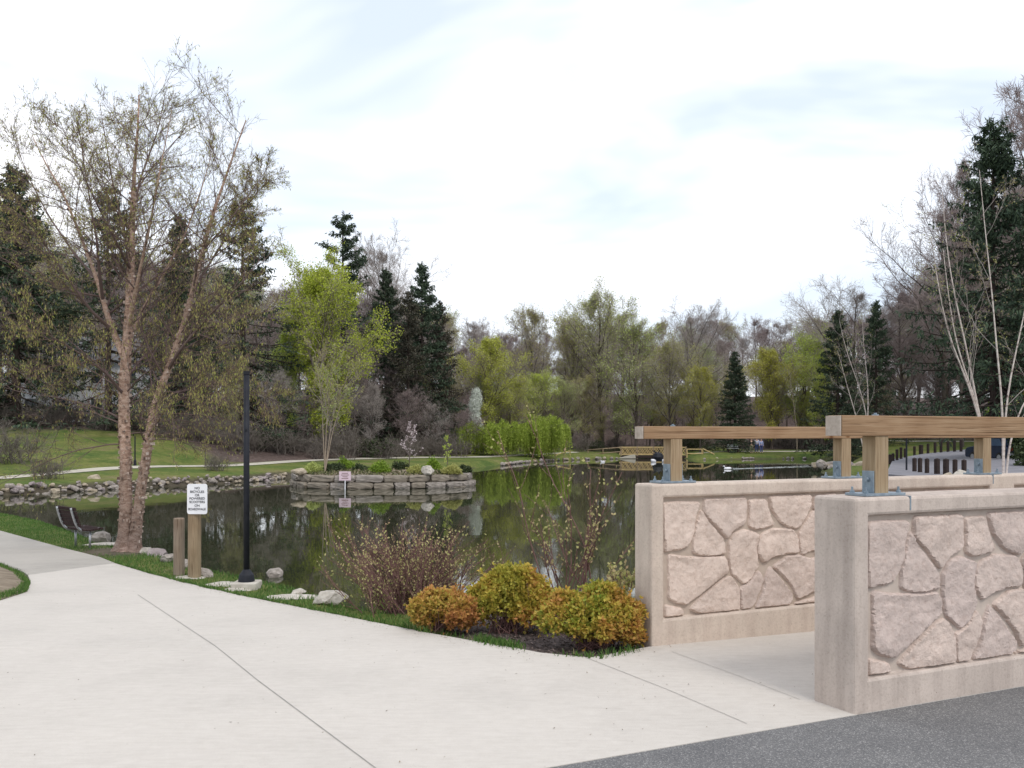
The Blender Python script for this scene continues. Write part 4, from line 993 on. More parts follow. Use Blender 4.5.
def twigshrub(name, base, spread, H, ns, label, seed, lean=0, leafn=3, dy=.0, tall=None, lw=.016, lh=.024, n2=7, r0=.006):
    x,y=P(*base); y+=dy; z=hz(x,y)-.02; rng=rs(seed); root=empty(name,(x,y,z)); tag(root,label,'shrub')
    p=np.column_stack([rng.normal(0,.14*spread,ns),rng.normal(0,.14*spread,ns),np.zeros(ns)]); a=rng.uniform(-1,1,ns)*spread*.62+lean
    d=np.column_stack([a,rng.uniform(-.5,.5,ns)*spread*.6,np.full(ns,H)]); l=rng.uniform(.6,1.02,ns)*H*np.sqrt(1+(a/H)**2*.5)
    if tall is not None: 
        for k,(ta,tl) in enumerate(tall): d[k]=[ta,0,H]; l[k]=tl
    B,r=grow(p,d,l,np.full(ns,r0),9,rng,.28,.12,.45)
    p,d,l2,r2=spawn(B,r,l,n2,rng,.25,1,(15,45),.42,None,.7,.0028); B2,rr2=grow(p,d,l2,r2,5,rng,.25,.25,.5)
    tv=cat_geo(tubes(B,r,4),tubes(B2,rr2,3)); link('stems',mesh_np('stems',tv[0],tv[1],M['redstem']),root)
    lv=leaf_quads(B2,rr2,leafn,lw,lh,rng,.1,1.,.006,-.8); lv2=leaf_quads(B,r,leafn+1,lw,lh,rng,.3,1.,.006,-.8); cv=cat_geo(lv,lv2)
    link('buds',mesh_np('buds',cv[0],cv[1],[M['bud'],M['bud']],cv[2]),root)
twigshrub('dogwood_shrub',(408,611),1.45,.98,120,'wide red-stemmed shrub with pale buds at the water edge, left of the spirea',111,0,3,.35,n2=10)
twigshrub('sapling_shrub',(584,622),1.35,1.32,18,'tall open shrub with budding stems behind the spirea and beside the parapet end',112,0,4,1.6,tall=[(-.36,2.2),(-.33,1.95),(.25,1.45),(.42,1.4),(.05,1.5)],lw=.024,lh=.036,n2=6,r0=.008)
twigshrub('sapling_shrub',(633,640),.35,.55,10,'small leafy shoot between the gold spirea and the parapet end',113,0,6,1.2,lw=.03,lh=.04)

# ================================================================== rocks
def rock_mesh(seed, mat, flat=.7, ang=.25, sub=3):
    rng=rs(seed); bm=bmesh.new(); bmesh.ops.create_icosphere(bm,subdivisions=sub,radius=.5)
    ks=rng.normal(0,1,(15,3)); 
    for v in bm.verts:
        c=np.array(v.co); f=1.0
        for k in ks:
            kk=k/np.linalg.norm(k); dd=c@kk
            lim=.40-ang*.16*min(1,abs(k[0]))
            if dd>lim: c=c-kk*(dd-lim)*.97
        c=c*(1+rng.normal(0,.03)); v.co=(c[0]*1.35,c[1]*1.05,c[2]*flat*1.15)
    me=bpy.data.meshes.new('rock'); bm.to_mesh(me); bm.free(); me.materials.append(mat); return me
RM=[rock_mesh(i,M[['rock','rock2','rock3','rock'][i%4]],.75,.35) for i in range(8)]+[rock_mesh(20,M['palerock'],.7,.3,3),rock_mesh(21,M['palerock'],.28,.4,3)]
rk=random.Random(9)
def rock(i,x,y,s,label,group=None,dz=0,z=None,name='rock',sc=None):
    o=link(name,RM[i]); zz=hz(x,y) if z is None else z; o.location=(x,y,zz+s*.12+dz); o.scale=sc or (s,s,s); o.rotation_euler=(0,0,rk.uniform(-.15,.15)) if i==9 else (rk.uniform(-.2,.2),rk.uniform(-.2,.2),rk.uniform(0,6.28)); tag(o,label,'rock',group); return o
# riprap along the left bank, stone by stone
line=[(-31,45.2),Wt(0,495.5),Wt(60,493),Wt(120,489),Wt(150,487.5),Wt(230,483.5),Wt(265,481),Wt(285,478.5)]
ln=[0]
for a,b_ in zip(line[:-1],line[1:]): ln.append(ln[-1]+math.dist(a,b_))
def along(t):
    t*=ln[-1]
    for i in range(len(line)-1):
        if t<=ln[i+1]: f=(t-ln[i])/(ln[i+1]-ln[i]); return np.array(line[i])*(1-f)+np.array(line[i+1])*f
    return np.array(line[-1])
for i in range(230):
    t=(i+rk.random())/230; p_=along(t); off=rk.uniform(-.2,.75); d_=p_/np.linalg.norm(p_); p_=p_+d_*off; s=rk.choice([.16,.2,.24,.3,.4])*rk.uniform(.8,1.1)*(1 if t<.5 else .85)
    if p_[0]/p_[1]*F+HX<-25: continue
    rock(rk.randrange(8),p_[0],p_[1],s,'grey or tan rock in the heaped row along the far left bank','rocks along the far left bank',z=max(WZ-.05,hz(*p_))+rk.uniform(-.02,.10)+max(0,off)*.12)
x,y=Wt(86,489); rock(1,x,y+1,.75,'larger yellowish rock standing up from the left bank row',z=WZ+.35)
line=[Wt(500,466),Wt(520,463.5),Wt(560,460.5),Wt(617,459)]; ln=[0]
for a,b_ in zip(line[:-1],line[1:]): ln.append(ln[-1]+math.dist(a,b_))
for i in range(34):
    p_=along((i+rk.random())/34); p_[1]+=rk.uniform(-.1,.5); rock(rk.randrange(8),p_[0],p_[1],rk.uniform(.25,.5),'small rock at the waterline below the willows','rocks below the willows',z=WZ+.08)
line=[Wt(695,460),Wt(760,459),(36,108.5)]; ln=[0]
for a,b_ in zip(line[:-1],line[1:]): ln.append(ln[-1]+math.dist(a,b_))
for i in range(16):
    p_=along(rk.random()); p_[1]+=rk.uniform(-.1,.5); rock(rk.randrange(8),p_[0],p_[1],rk.uniform(.2,.42),'small rock at the waterline below the far lawn','rocks below the far lawn',z=WZ+.06)
for i in range(16):
    a=rk.uniform(0,1); x=23.4+rk.uniform(-.4,2.4); y=71.8+rk.uniform(-.8,2); rock(rk.randrange(8),x,y,rk.uniform(.5,1.0),'brown rock in the pile on the right-hand point of shore','rocks on the right-hand point',z=WZ+.15+rk.uniform(0,.35))
# near rocks
def nrock(i,px_,py_,s,lab,sc=None,dz=0):
    x,y=P(px_,py_); y+=.30 if i==9 else 0; return rock(i,x,y,s,lab,sc=sc,dz=dz-.05 if i==9 else dz)
nrock(8,331,600,.42,'smooth pale boulder on the grass edge left of the red-stemmed shrub',(.34,.28,.26))
nrock(8,298,592,.3,'small pale stone at the bank edge left of the smooth boulder',(.22,.16,.1))
nrock(0,100,541,.7,'grey angular rock behind the bench',(.40,.34,.36),dz=.0)
nrock(8,146,549,.5,'pale square block at the foot of the birch',(.30,.26,.36))
nrock(2,158,553,.5,'grey rock beside the pale block right of the birch foot',(.45,.35,.3))
nrock(0,170,559,.4,'brown stone between the birch and the short post',(.35,.28,.2))
nrock(4,185,566,.4,'small brown stone just behind the two timber posts',(.26,.22,.2))
nrock(4,205,574,.3,'small rough stone right of the sign post foot',(.24,.2,.18))
nrock(9,216,585,.5,'flat pale flagstone between sign post and lamp post',(.42,.34,.2))
nrock(9,232,590,.5,'flat flagstone touching the lamp post footing',(.36,.3,.2))
nrock(9,283,598,.5,'long flat flagstone right of the lamp post footing',(.55,.34,.16))
nrock(9,180,578,.5,'thin flat stone in front of the short timber post',(.4,.26,.14))
nrock(9,98,544,.5,'flat pale slab under the bench',(.75,.35,.25))
nrock(3,300,588,.4,'dark wet stone in the water below the grass edge',(.34,.26,.2),dz=-.5)
x,y=Wt(274,541+35); rock(0,x,y,.5,'half sunken rock in the water right of the lamp post',z=WZ-.02,sc=(.5,.35,.3))
x,y=(947-HX)/F*40,40.; rock(1,x,y,.5,'yellowish boulder behind the farther parapet at right',z=-.30,sc=(.75,.6,.6))
x,y=(963-HX)/F*40,40.; rock(8,x,y,.5,'white boulder beside the yellowish one behind the farther parapet',z=-.22,sc=(.9,.7,.75))

# ================================================================== island
ICX,ICY,IA,IB = -7.45,53.6,4.85,2.9
ITOP=-.56
def ishape(a): r=1+.05*math.sin(3*a+1)+.03*math.sin(5*a); return ICX+IA*math.cos(a)*r, ICY+IB*math.sin(a)*r
mb=MB(); K=48; vs_=[]; 
for z_,f in ((-2.2,.93),(ITOP-.08,.93)): 
    for i in range(K): x,y=ishape(2*PI*i/K); vs_.append((ICX+(x-ICX)*f,ICY+(y-ICY)*f,z_))
for f,h in ((.6,.12),(.3,.2)):
    for i in range(K): x,y=ishape(2*PI*i/K); vs_.append((ICX+(x-ICX)*f,ICY+(y-ICY)*f,ITOP-.05+h+.03*math.sin(i*1.7)))
fs_=[(k*K+i,k*K+(i+1)%K,(k+1)*K+(i+1)%K,(k+1)*K+i) for k in range(3) for i in range(K)]+[tuple(3*K+i for i in range(K))]
mb.add(vs_,fs_); tag(mb.build('island_ground',M['soil']),'planted soil on top of the walled island','island',kind='structure')
root=empty('stone_wall',(ICX,ICY,WZ)); tag(root,'two-course dry stone wall ringing the small island','stone wall')
def block(seed):
    rng=rs(seed); bm=bmesh.new(); bmesh.ops.create_cube(bm,size=1); bmesh.ops.subdivide_edges(bm,edges=bm.edges[:],cuts=3,use_grid_fill=True)
    for v in bm.verts:
        c=np.array(v.co); q=np.abs(c)*2; rr_=(q**9).sum()**(1/9); c=c/max(rr_,.001)*max(q)*1.0 if rr_>0 else c
        v.co=tuple(c+rng.normal(0,.022,3))
    me=bpy.data.meshes.new('stone'); bm.to_mesh(me); bm.free(); me.materials.append(M['wallrock'] if seed%3 else M['rock']); return me
BL=[block(i) for i in range(200,208)]
for c,(z_,hh,f) in enumerate([(-1.66,.36,1.03),(-1.32,.36,1.0),(-.97,.40,.985)]):
    a=c*.13
    while a<2*PI+c*.13-.04:
        w=rk.uniform(.9,1.6)*(.85 if c<2 else 1.0); x,y=ishape(a); rr_=math.hypot(-IA*math.sin(a),IB*math.cos(a)); da=w/rr_
        if a+da>2*PI+c*.13: da=2*PI+c*.13-a; w=da*rr_
        x0,y0=ishape(a); x1,y1=ishape(a+da); mx_,my_=(x0+x1)/2,(y0+y1)/2; ang=math.atan2(y1-y0,x1-x0); w=math.dist((x0,y0),(x1,y1))
        o=link('stone',BL[rk.randrange(8)],root); o.location=((mx_-ICX)*f,(my_-ICY)*f,z_-WZ+hh/2+rk.uniform(-.02,.02)); o.rotation_euler=(rk.uniform(-.03,.03),rk.uniform(-.03,.03),ang)
        o.scale=(w*.97,rk.uniform(.5,.65),hh*rk.uniform(.88,1.02)); a+=da
def icover():
    rng=rs(41); a=rng.uniform(0,2*PI,5200); f=np.sqrt(rng.rand(5200))*.93; x=ICX+IA*np.cos(a)*f; y=ICY+IB*np.sin(a)*f; z=ITOP+.10-.18*f**2+.06*lump(np.column_stack([x,y]),1.3); c=np.column_stack([x,y,z])
    pts=np.stack([c,c+rng.normal(0,.03,(5200,3))],1); V_,Q_=leaf_quads(pts,np.full((5200,2),.01),1,.09,.15,rng,0,1,.03,-.5)
    tag(link('ground_cover',mesh_np('ground_cover',V_,Q_,leaf_mat('mixed_ground_cover',[(0,(.05,.06,.025)),(.4,(.11,.12,.05)),(.7,(.19,.18,.09)),(1,(.25,.20,.14))],.8,.1))),'mixed low ground cover on the island','ground cover',kind='stuff')
icover()
def ipos(px_,Y): return (px_-HX)/F*Y, Y
x,y=ipos(428,51.4); rock(8,x,y,.9,'pale boulder standing on the right part of the island',z=ITOP+.1,sc=(.9,.6,.8))
x,y=ipos(299,51.8); rock(1,x,y,.6,'tan capstone at the left end of the island',z=ITOP+.05,sc=(.8,.6,.5))
def ishrub(px_,Y,w,h,mat,lab,seed,name='small_shrub'):
    x,y=ipos(px_,Y); rng=rs(seed); n=1400; v=norm(rng.normal(0,1,(n,3))); v[:,2]=np.abs(v[:,2]); r=rng.uniform(.55,1.05,n)*(1+.2*np.sin(v[:,0]*5+seed)*np.cos(v[:,1]*4)); c=np.column_stack([v[:,0]*w/2*r,v[:,1]*w/2*r,v[:,2]*h*r])
    pts=np.stack([c,c+rng.normal(0,.03,(n,3))],1); V_,Q_=leaf_quads(pts,np.full((n,2),.01),2,.05,.10,rng,0,1,.02,-.4)
    st=np.zeros((40,3)); B,r_=grow(st,c[:40]+[0,0,.05],np.linalg.norm(c[:40],axis=1),np.full(40,.012),4,rng,.2,0,.5); tv=tubes(B,r_,3)
    g_=cat_geo(tv,(V_,Q_)); o=link(name,mesh_np(name,g_[0],g_[1],[M['redstem'],M[mat]],g_[2])); o.location=(x,y,ITOP+.0); tag(o,lab,'shrub')
for a in [(380,52.3,1.25,.62,'shrubgreen','round bright green shrub at the middle of the island',1),(433,54,.9,.75,'shrubgreen','bright green shrub behind the pale boulder on the island',2),
          (360,53,.9,.45,'darkshrub','dark low shrub left of the round bright green shrub',3),(400,54,1.0,.55,'darkshrub','dark shrub under the small pink-flowering tree',4),
          (335,53.6,1.3,.5,'darkshrub','dark ground-hugging shrub at the foot of the island trees',5),(415,52.2,.8,.4,'pale','olive low shrub left of the pale boulder on the island',6),
          (452,52.5,1.1,.4,'pale','olive low shrub near the right end of the island',7),(313,53.4,1.1,.5,'pale','olive shrub near the left end of the island',8),(345,55,1.2,.7,'shrubgreen','green shrub behind the slim island trees',9),(465,54,.7,.35,'darkshrub','dark tuft at the right tip of the island',10)]: ishrub(*a)
clump_px((325,0),53.2,[[(326,455),(328,430),(330,410),(333,385)],[(333,458),(341,435),(345,412),(350,395)],[(322,455),(321,430),(316,405),(312,380)],[(331,455),(337,430),(338,405)]],
         'slim multi-stemmed pale tree with green buds on the left of the island',95,.034,dens=(11,7,5),tw=.006,nl=3,lw=.045,lh=.055,bark='tanbark')
bo=bpy.data.objects
_ib=[o for o in bo if o.name.startswith('birch_tree')][-1]; _ib.location.z=ITOP
# denser foliage on the island tree
def small_tree(px_,Y,top,mat,lab,seed,spread=.3,cat='tree',name='small_tree',z=ITOP,nl=4,ls=.06,H0=3.):
    rng=rs(seed); x=(px_-HX)/F*Y; H=EYE+(HY-top)/F*Y-z; root=empty(name,(x,Y,z)); tag(root,lab,cat)
    P0,R0=one(resample([[0,0,0],[.03,.02,H*.5],[0,.03,H]],8),np.linspace(.03,.008,8)); p,d,l,r=spawn(P0,R0,np.array([H]),12,rng,.25,1,(30,60),spread*1.4,None,.6,.008); B1,r1=grow(p,d,l,r,5,rng,.3,.3,.4)
    p,d,l2,r=spawn(B1,r1,l,6,rng,.2,1,(25,60),.5,None,.6,.006); B2,r2=grow(p,d,l2,r,4,rng,.3,.1,.5); tv=tubes(P0,R0,6); link('trunk',mesh_np('trunk',tv[0],tv[1],M['bark']),root)
    cv=cat_geo(tubes(B1,r1,3),tubes(B2,r2,3),leaf_quads(B2,r2,nl,ls,ls*1.2,rng,0,1,.03)); link('crown',mesh_np('crown',cv[0],cv[1],[M['twig'],M['twig'],M[mat]],cv[2]),root)
small_tree(409,54.5,428,'pinkblossom','small bare tree dotted with pale pink blossom on the island',121,.32,'blossom tree','blossom_tree')
small_tree(447,53.5,438,'ygreen','thin yellow-green sapling on the right of the island',122,.2,'sapling','sapling')
small_tree(205,62,440,'pale','thin sapling beside the far path left of the lamp post',123,.3,'sapling','sapling',z=hz((205-HX)/F*62,62))
# sign standing in the water in front of the island
x,y=Wt(346,489); root=empty('water_sign',(x,y-.3,WZ)); tag(root,'small pinkish sign on a post standing in the water by the island','sign')
mb=MB(); mb.tube([(0,.02,-.8),(0,.02,.86)],.03,6); mb.build('post',M['white'],root)
mb=MB(); mb.box((0,0,.70),(.62,.02,.48)); mb.build('sign_board',M['pink'],root,bevel=.004)
mb=MB()
for k,(w,h) in enumerate([(.32,.03),(.42,.03),(.26,.03),(.36,.03)]): mb.box((0,-.013,.84-k*.09),(w,.004,h))
mb.build('lettering',M['redstem'],root)

# ================================================================== far path, drive, fence posts
def ribbon(name,pts,w,mat,lab,dz=.05):
    pl=resample([(a,b_,0) for a,b_ in pts],120)[:,:2]; t=np.gradient(pl,axis=0); t/=np.linalg.norm(t,axis=1)[:,None]; n_=np.column_stack([-t[:,1],t[:,0]])
    rows=[]
    for f in (-1,-.33,.33,1): q=pl+n_*w/2*f; rows.append(np.column_stack([q,height(q)+dz-.02*abs(f)]))
    V_=np.stack(rows,1); V_=V_.reshape(-1,3); i_=np.arange(119)[:,None]*4+np.arange(3)[None]; Qr=np.stack([i_,i_+4,i_+5,i_+1],-1).reshape(-1,4)
    o=link(name,mesh_np(name,V_,Qr,mat)); tag(o,lab,'path',kind='structure'); return o
fp=[(-80,47),(0,50.5),(100,57),(180,62),(250,67),(300,72),(400,83),(480,93),(530,104),(575,112)]
ribbon('far_path',[((a-HX)/F*b_,b_) for a,b_ in fp],1.3,M['farpath'],'pale path running along the far left bank')
ribbon('far_path',[(20.5,114),(24,114.5),(32,115),(42,116),(54,112)],1.3,M['farpath'],'pale path along the far lawn beside the three people')
# drive at right
def quadland(name,pts,mat,lab,z=None):
    mb=MB(); mb.add([(x,y,(hz(x,y)+.03) if z is None else z[i]) for i,(x,y) in enumerate(pts)],[tuple(range(len(pts)))]); o=mb.build(name,mat); tag(o,lab,'road',kind='structure')
def gpt(px_,py_,z): Y=(EYE-z)*F/(py_-HY); return ((px_-HX)/F*Y,Y,z)
# the drive deck climbs gently to the right; a low earth causeway carries it
dpts=[gpt(886,474,-.45),gpt(893,459,-.45),gpt(925,453.5,-.25),gpt(970,449.0,.25),gpt(1040,447,.45),gpt(1060,478,-.25),gpt(960,480,-.40)]
mb=MB(); n_=len(dpts); mb.add([p_ for p_ in dpts]+[(p_[0],p_[1],-2.2) for p_ in dpts],[tuple(range(n_)),tuple(range(n_,2*n_))[::-1]]+[(i,(i+1)%n_,n_+(i+1)%n_,n_+i) for i in range(n_)])
o=mb.build('drive',M['drive']); tag(o,'grey paved drive between two rows of dark bollards','road',kind='structure')
BP=None
def bollard_mesh():
    mb=MB(); mb.box((0,0,.45),(.16,.16,1.3)); mb.add([(-.09,-.09,1.1),(.09,-.09,1.1),(.09,.09,1.1),(-.09,.09,1.1),(0,0,1.16)],[(0,1,4),(1,2,4),(2,3,4),(3,0,4),(3,2,1,0)]); return mb.mesh('bollard_post',M['darktimber'])
BPm=bollard_mesh()
def bollard(px_,topy,Y,h,group,lab,w=1.0):
    zt_=EYE-(topy-HY)/F*Y; o=link('bollard_post',BPm); o.location=((px_-HX)/F*Y,Y,zt_-h); o.scale=(w,w,h/1.16); o.rotation_euler.z=.5; tag(o,lab,'bollard',group)
for i,(a,b_) in enumerate([(914.5,457.5),(920,457.5),(927,458),(937,458),(946,458.3),(955,458.8),(964,459.2)]): bollard(a,b_,52-i*1.2,1.15,'dark bollards along the near side of the drive','dark brown square bollard in the near row along the grey drive',1.25 if i in(3,4) else 1.0)
for i,(a,b_) in enumerate([(914.5,446),(921,444.5),(928,443.5),(935,442),(941,441.5),(948,440.8),(954.5,440),(961,439.3)]): bollard(a,b_,90-i*1.5,1.15,'dark bollards along the far side of the drive','dark slim bollard in the far row between drive and lawn',1.7 if i==1 else 1.05)
for i,(a,b_) in enumerate([(887,455),(890,454),(893,453),(897,449),(901,447),(905,448)]): bollard(a,b_,68+i*2,1.15,'dark bollards clustered at the left end of the drive','dark bollard in the cluster where the two rows meet')
def slim_post(px_,topy,Y,lab,r=.06,zb_=None):
    x=(px_-HX)/F*Y; z=hz(x,Y) if zb_ is None else zb_; root=empty('lamp_post',(x,Y,z)); tag(root,lab,'lamp post'); h=EYE-(topy-HY)/F*Y-z
    mb=MB(); mb.tube([(0,0,-.5),(0,0,h)],[r,r*.8],8); mb.build('pole',M['black'],root); mb=MB(); mb.tube([(0,0,0),(0,0,.3),(0,0,.4)],[r*2,r*1.8,r],8); mb.build('base',M['black'],root)
slim_post(906.5,428,54,'thin dark pole among the bollards, taller than them',.06,-.9)
slim_post(845.5,428,60,'thin dark pole behind the middle post of the farther railing',.05,-1.5)
slim_post(135,436,60,'thin dark pole on the far lawn between the birch trunks',.05)

# ================================================================== headless lamp post, posts, sign
x,y=P(246.5,586); root=empty('lamp_post',(x,y,hz(x,y)+.02)); tag(root,'black pole without a lamp head on a concrete footing by the water','lamp post')
H=(582-366.5)/F*y
mb=MB(); mb.box((0,0,.02),(.30,.30,.10)); mb.build('footing',M['palerock'],root,bevel=.015)
mb=MB(); mb.tube([(0,0,.07),(0,0,.10),(0,0,.15),(0,0,.19),(0,0,.215)],[.098,.095,.085,.055,.038],16); mb.build('base',M['black'],root,smooth=False,bevel=.004)
mb=MB(); mb.tube([(0,0,.2),(0,0,H)],[.036,.034],14); mb.build('pole',M['black'],root,smooth=True)
mb=MB(); mb.tube([(0,0,H-.03),(0,0,H+.005)],[.040,.040],14); mb.tube([(0,-.04,H*.73),(0,.04,H*.73)],.018,8); mb.build('collar',M['black'],root)
def round_post(px_,py_,topy,w,mat,lab,name):
    x,y=P(px_,py_); z=hz(x,y); h=EYE-(topy-HY)/F*y-z; root=empty(name,(x,y,z)); tag(root,lab,'post'); r=w/2/F*y
    mb=MB(); mb.tube([(0,0,-.1),(0,0,h*.5),(0,0,h-.012),(0,0,h)],[r,r*.99,r*.97,r*.86],16); mb.build('timber',M[mat],root,smooth=False); return root,x,y,z,h,r
round_post(179,573,518,11,'greypost','short round grey timber post left of the sign post','timber_post')
root,x,y,z,h,r=round_post(194.5,575.5,500,13,'brownpost','timber post carrying the white no-bicycles sign','sign_post')
sw=20.0/F*y; sh=30.0/F*y; sx=(199.6-HX)/F*y-x; sz=EYE-(498.5-HY)/F*y-z
def rrect(w,h,r_,k=5):
    o=[]; 
    for cx2,cy2,a0 in ((w/2-r_,h/2-r_,0),(-w/2+r_,h/2-r_,90),(-w/2+r_,-h/2+r_,180),(w/2-r_,-h/2+r_,270)):
        for i in range(k+1): a=R(a0+90*i/k); o.append((cx2+r_*math.cos(a),cy2+r_*math.sin(a)))
    return o
mb=MB(); mb.prism(rrect(sw,sh,.03),lambda a,b_,d_:(sx+a,-r-.012+d_,sz+b_),0,.006); sb=mb.build('sign_board',M['white'],root)
def text_mesh(body,size,loc,parent,mat,name='lettering',wide=1.0):
    cu=bpy.data.curves.new('t','FONT'); cu.body=body; cu.size=size; cu.align_x='CENTER'; cu.align_y='CENTER'; cu.extrude=.001; cu.offset=size*.008
    to=bpy.data.objects.new('t',cu); COL.objects.link(to); bpy.context.view_layer.update()
    dg=bpy.context.evaluated_depsgraph_get(); me=bpy.data.meshes.new_from_object(to.evaluated_get(dg)); bpy.data.objects.remove(to); bpy.data.curves.remove(cu)
    me.materials.clear(); me.materials.append(mat); me.name=name
    o=link(name,me,parent); o.location=loc; o.rotation_euler=(R(90),0,0); o.scale=(wide,1,1); return o
for k,(t_,zz,w_) in enumerate([('NO',.150,1),('BICYCLES',.100,1),('OR',.052,1),('POWERED',.006,1.0),('SCOOTERS',-.042,.95),('ON',-.092,1),('BOARDWALK',-.142,.86)]):
    text_mesh(t_,.043,(sx,-r-.0145,sz+zz*sh/.42),sb,M['ink'],'lettering',w_)

# ================================================================== bench
x,y=P(90,547); bz=hz(x,y); root=empty('park_bench',(x,y,bz)); tag(root,'dark slatted bench with pale metal side frames facing the pond','bench')
ld=norm(np.array([-.46,.43])); fd=np.array([ld[1],-ld[0]])   # length direction, facing direction
def bp(l,f,z_): q=ld*l+fd*f; return (q[0],q[1],z_)
prof=[(-.34,.76),(-.335,.72),(-.27,.50),(-.22,.40),(-.16,.335),(-.08,.315),(.02,.325),(.12,.345),(.18,.36)]
for l in (0,.62):
    mb=MB(); pl=resample([(a,0,b_) for a,b_ in prof],22); mb.tube([bp(l,p_[0],p_[2]) for p_ in pl],.022,8); mb.build('side_frame',M['chrome'],root,smooth=True)
    mb=MB(); mb.tube([bp(l,0,.33),bp(l,0,0)],.022,8); mb.build('leg',M['chrome'],root,smooth=True)
mb=MB(); ang=math.atan2(ld[1],ld[0])
for k in range(6):
    f=-.13+k*.062; c=bp(.31,f,.345+.02*abs(k-2)*.3); mb.box(c,(.80,.052,.03),Matrix.Rotation(ang,3,'Z'))
mb.build('seat',M['slat'],root,bevel=.004)
mb=MB()
for k in range(5):
    t_=k/4; f=-.235-.085*t_; z_=.45+.29*t_; c=bp(.31,f+.02,z_); mb.box(c,(.80,.03,.06),Matrix.Rotation(ang,3,'Z')@Matrix.Rotation(R(-14),3,'X'))
mb.build('backrest',M['slat'],root,bevel=.004)

# ================================================================== far shore details
# footbridge of ochre timber
Yb=111.; X0,X1=(621-HX)/F*Yb,(686-HX)/F*Yb; zd=EYE-(457-HY)/F*Yb
root=empty('footbridge',((X0+X1)/2,Yb,zd)); tag(root,'ochre timber footbridge with lattice railings on the far shore','footbridge')
Lb=X1-X0; mb=MB(); mb.box((0,.9,.0),(Lb,2.0,.22)); 
mb.build('deck',M['darktimber'],root)
for sy in (0,1.8):
    mb=MB(); mb.box((0,sy,1.12),(Lb,.10,.10)); mb.box((0,sy,.28),(Lb,.08,.10)); mb.build('handrail',M['ochre'],root)
    mb=MB(); n_=13
    for k in range(n_): 
        x0=-Lb/2+Lb*k/n_; x1=x0+Lb/n_
        mb.tube([(x0,sy,.3),(x1,sy,1.1)],.045,4); mb.tube([(x0,sy+.02,1.1),(x1,sy+.02,.3)],.045,4)
    mb.build('lattice',M['ochre'],root)
for k in range(5):
    mb=MB(); mb.box((-Lb/2+Lb*k/4,0,.35),(.13,.13,1.75)); mb.build('post',M['brownpost'],root)
def rail_run(pts,lab,mat='ochre',h=1.0,thick=.09,two=True):
    """pts: (px, py of ground, Y)"""
    W_=[((a-HX)/F*c,c,EYE-(b_-HY)/F*c) for a,b_,c in pts]; root=empty('timber_fence',W_[0]); tag(root,lab,'fence'); o0=Vector(W_[0])
    Wl=[Vector(w)-o0 for w in W_]
    for hh in ((h,h*.5) if two else (h,)):
        mb=MB(); mb.tube([w+Vector((0,0,hh)) for w in Wl],thick/2+.02,6); mb.build('rail',M[mat],root)
    for w in Wl: mb=MB(); mb.tube([w-Vector((0,0,.4)),w+Vector((0,0,h+.03))],thick*.8,6); mb.build('post',M[mat],root)
rail_run([(621,456,111),(603,457.5,111),(588,458.5,112)],'brown rail fence sloping down from the left end of the footbridge','brownpost')
rail_run([(687,458,110),(702,458,110)],'short yellow rail fence at the right end of the footbridge','ochre')
rail_run([(703,457.5,110.2),(714,463,108.5)],'yellow rail dropping from the short fence to the lawn','ochre',1.0,two=False)
rail_run([(570,460,106),(556,464,104)],'slanting yellow rail at the end of the willow bank','ochre',1.0,two=False)
x,y=(627-HX)/F*109.5,109.5; mb=MB(); mb.prism([(-1.0,0),(1.0,.0),(.95,.42),(.6,.40)],lambda a,b_,d_:(x+a,y+d_,WZ+.05+b_),0,.8); tag(mb.build('landing_ramp',M['farpath']),'pale wedge-shaped landing stone beside the footbridge','ramp')
# swimming bird + wake, floating fountain, ducks
def bird(px_,py_,s,mat,lab,face=-1,name='swan'):
    x,y=Wt(px_,py_); root_me=bmesh.new()
    bmesh.ops.create_uvsphere(root_me,u_segments=16,v_segments=10,radius=.5)
    for v in root_me.verts:
        c=v.co; v.co=(c.x*1.5*(1-.2*c.x*face*-1),c.y*.75,max(c.z,-.2)*.62+.12+ (max(0,-c.x*face)**2)*.35)
    # neck and head as continuous tube stuck into the body
    me=bpy.data.meshes.new(name); root_me.to_mesh(me); root_me.free()
    vs2=[tuple(v.co) for v in me.vertices]; fs2=[tuple(p_.vertices) for p_ in me.polygons]
    mb=MB(); mb.add(vs2,fs2); mb.tube([(.5*face,0,.2),(.62*face,0,.36),(.64*face,0,.52),(.72*face,0,.62),(.86*face,0,.60),(1.02*face,0,.55)],[.16,.10,.075,.11,.09,.02],8)
    o=mb.build(name,mat,smooth=True); o.location=(x,y,WZ); o.scale=(s,s,s); tag(o,lab,'bird'); return o
bird(728,469.3,.42,M['white'],'white bird swimming on the pond in front of the far lawn',-1,'swan')
bird(603,462.0,.3,M['white'],'tiny white bird on the water below the willow bank',-1,'duck')
x,y=Wt(733,469); x2,y2=Wt(812,466.2)
mb=MB(); nseg=24
for s_ in (-1,1):
    pts=[]
    for k in range(nseg+1): t_=k/nseg; pts.append((x+(x2-x)*t_, y+(y2-y)*t_+s_*(.12+.9*t_)))
    for (a,b_) in zip(pts[:-1],pts[1:]): 
        w=.10; mb.add([(a[0],a[1]-w,WZ+.004),(b_[0],b_[1]-w,WZ+.004),(b_[0],b_[1],WZ+.03),(a[0],a[1],WZ+.03),(b_[0],b_[1]+w,WZ+.004),(a[0],a[1]+w,WZ+.004)],[(0,1,2,3),(3,2,4,5)])
M['wake']=simple('foamy_wake',[(.35,(.10,.11,.10)),(.6,(.45,.47,.48))],1.5,.2,.5,.1); tag(mb.build('water_wake',M['wake'],smooth=True),'pale v-shaped wake trailing the white bird','water',kind='structure')
x,y=Wt(658,462); root=empty('pond_aerator',(x,y,WZ)); tag(root,'black floating pond fountain carried on two white floats','fountain')
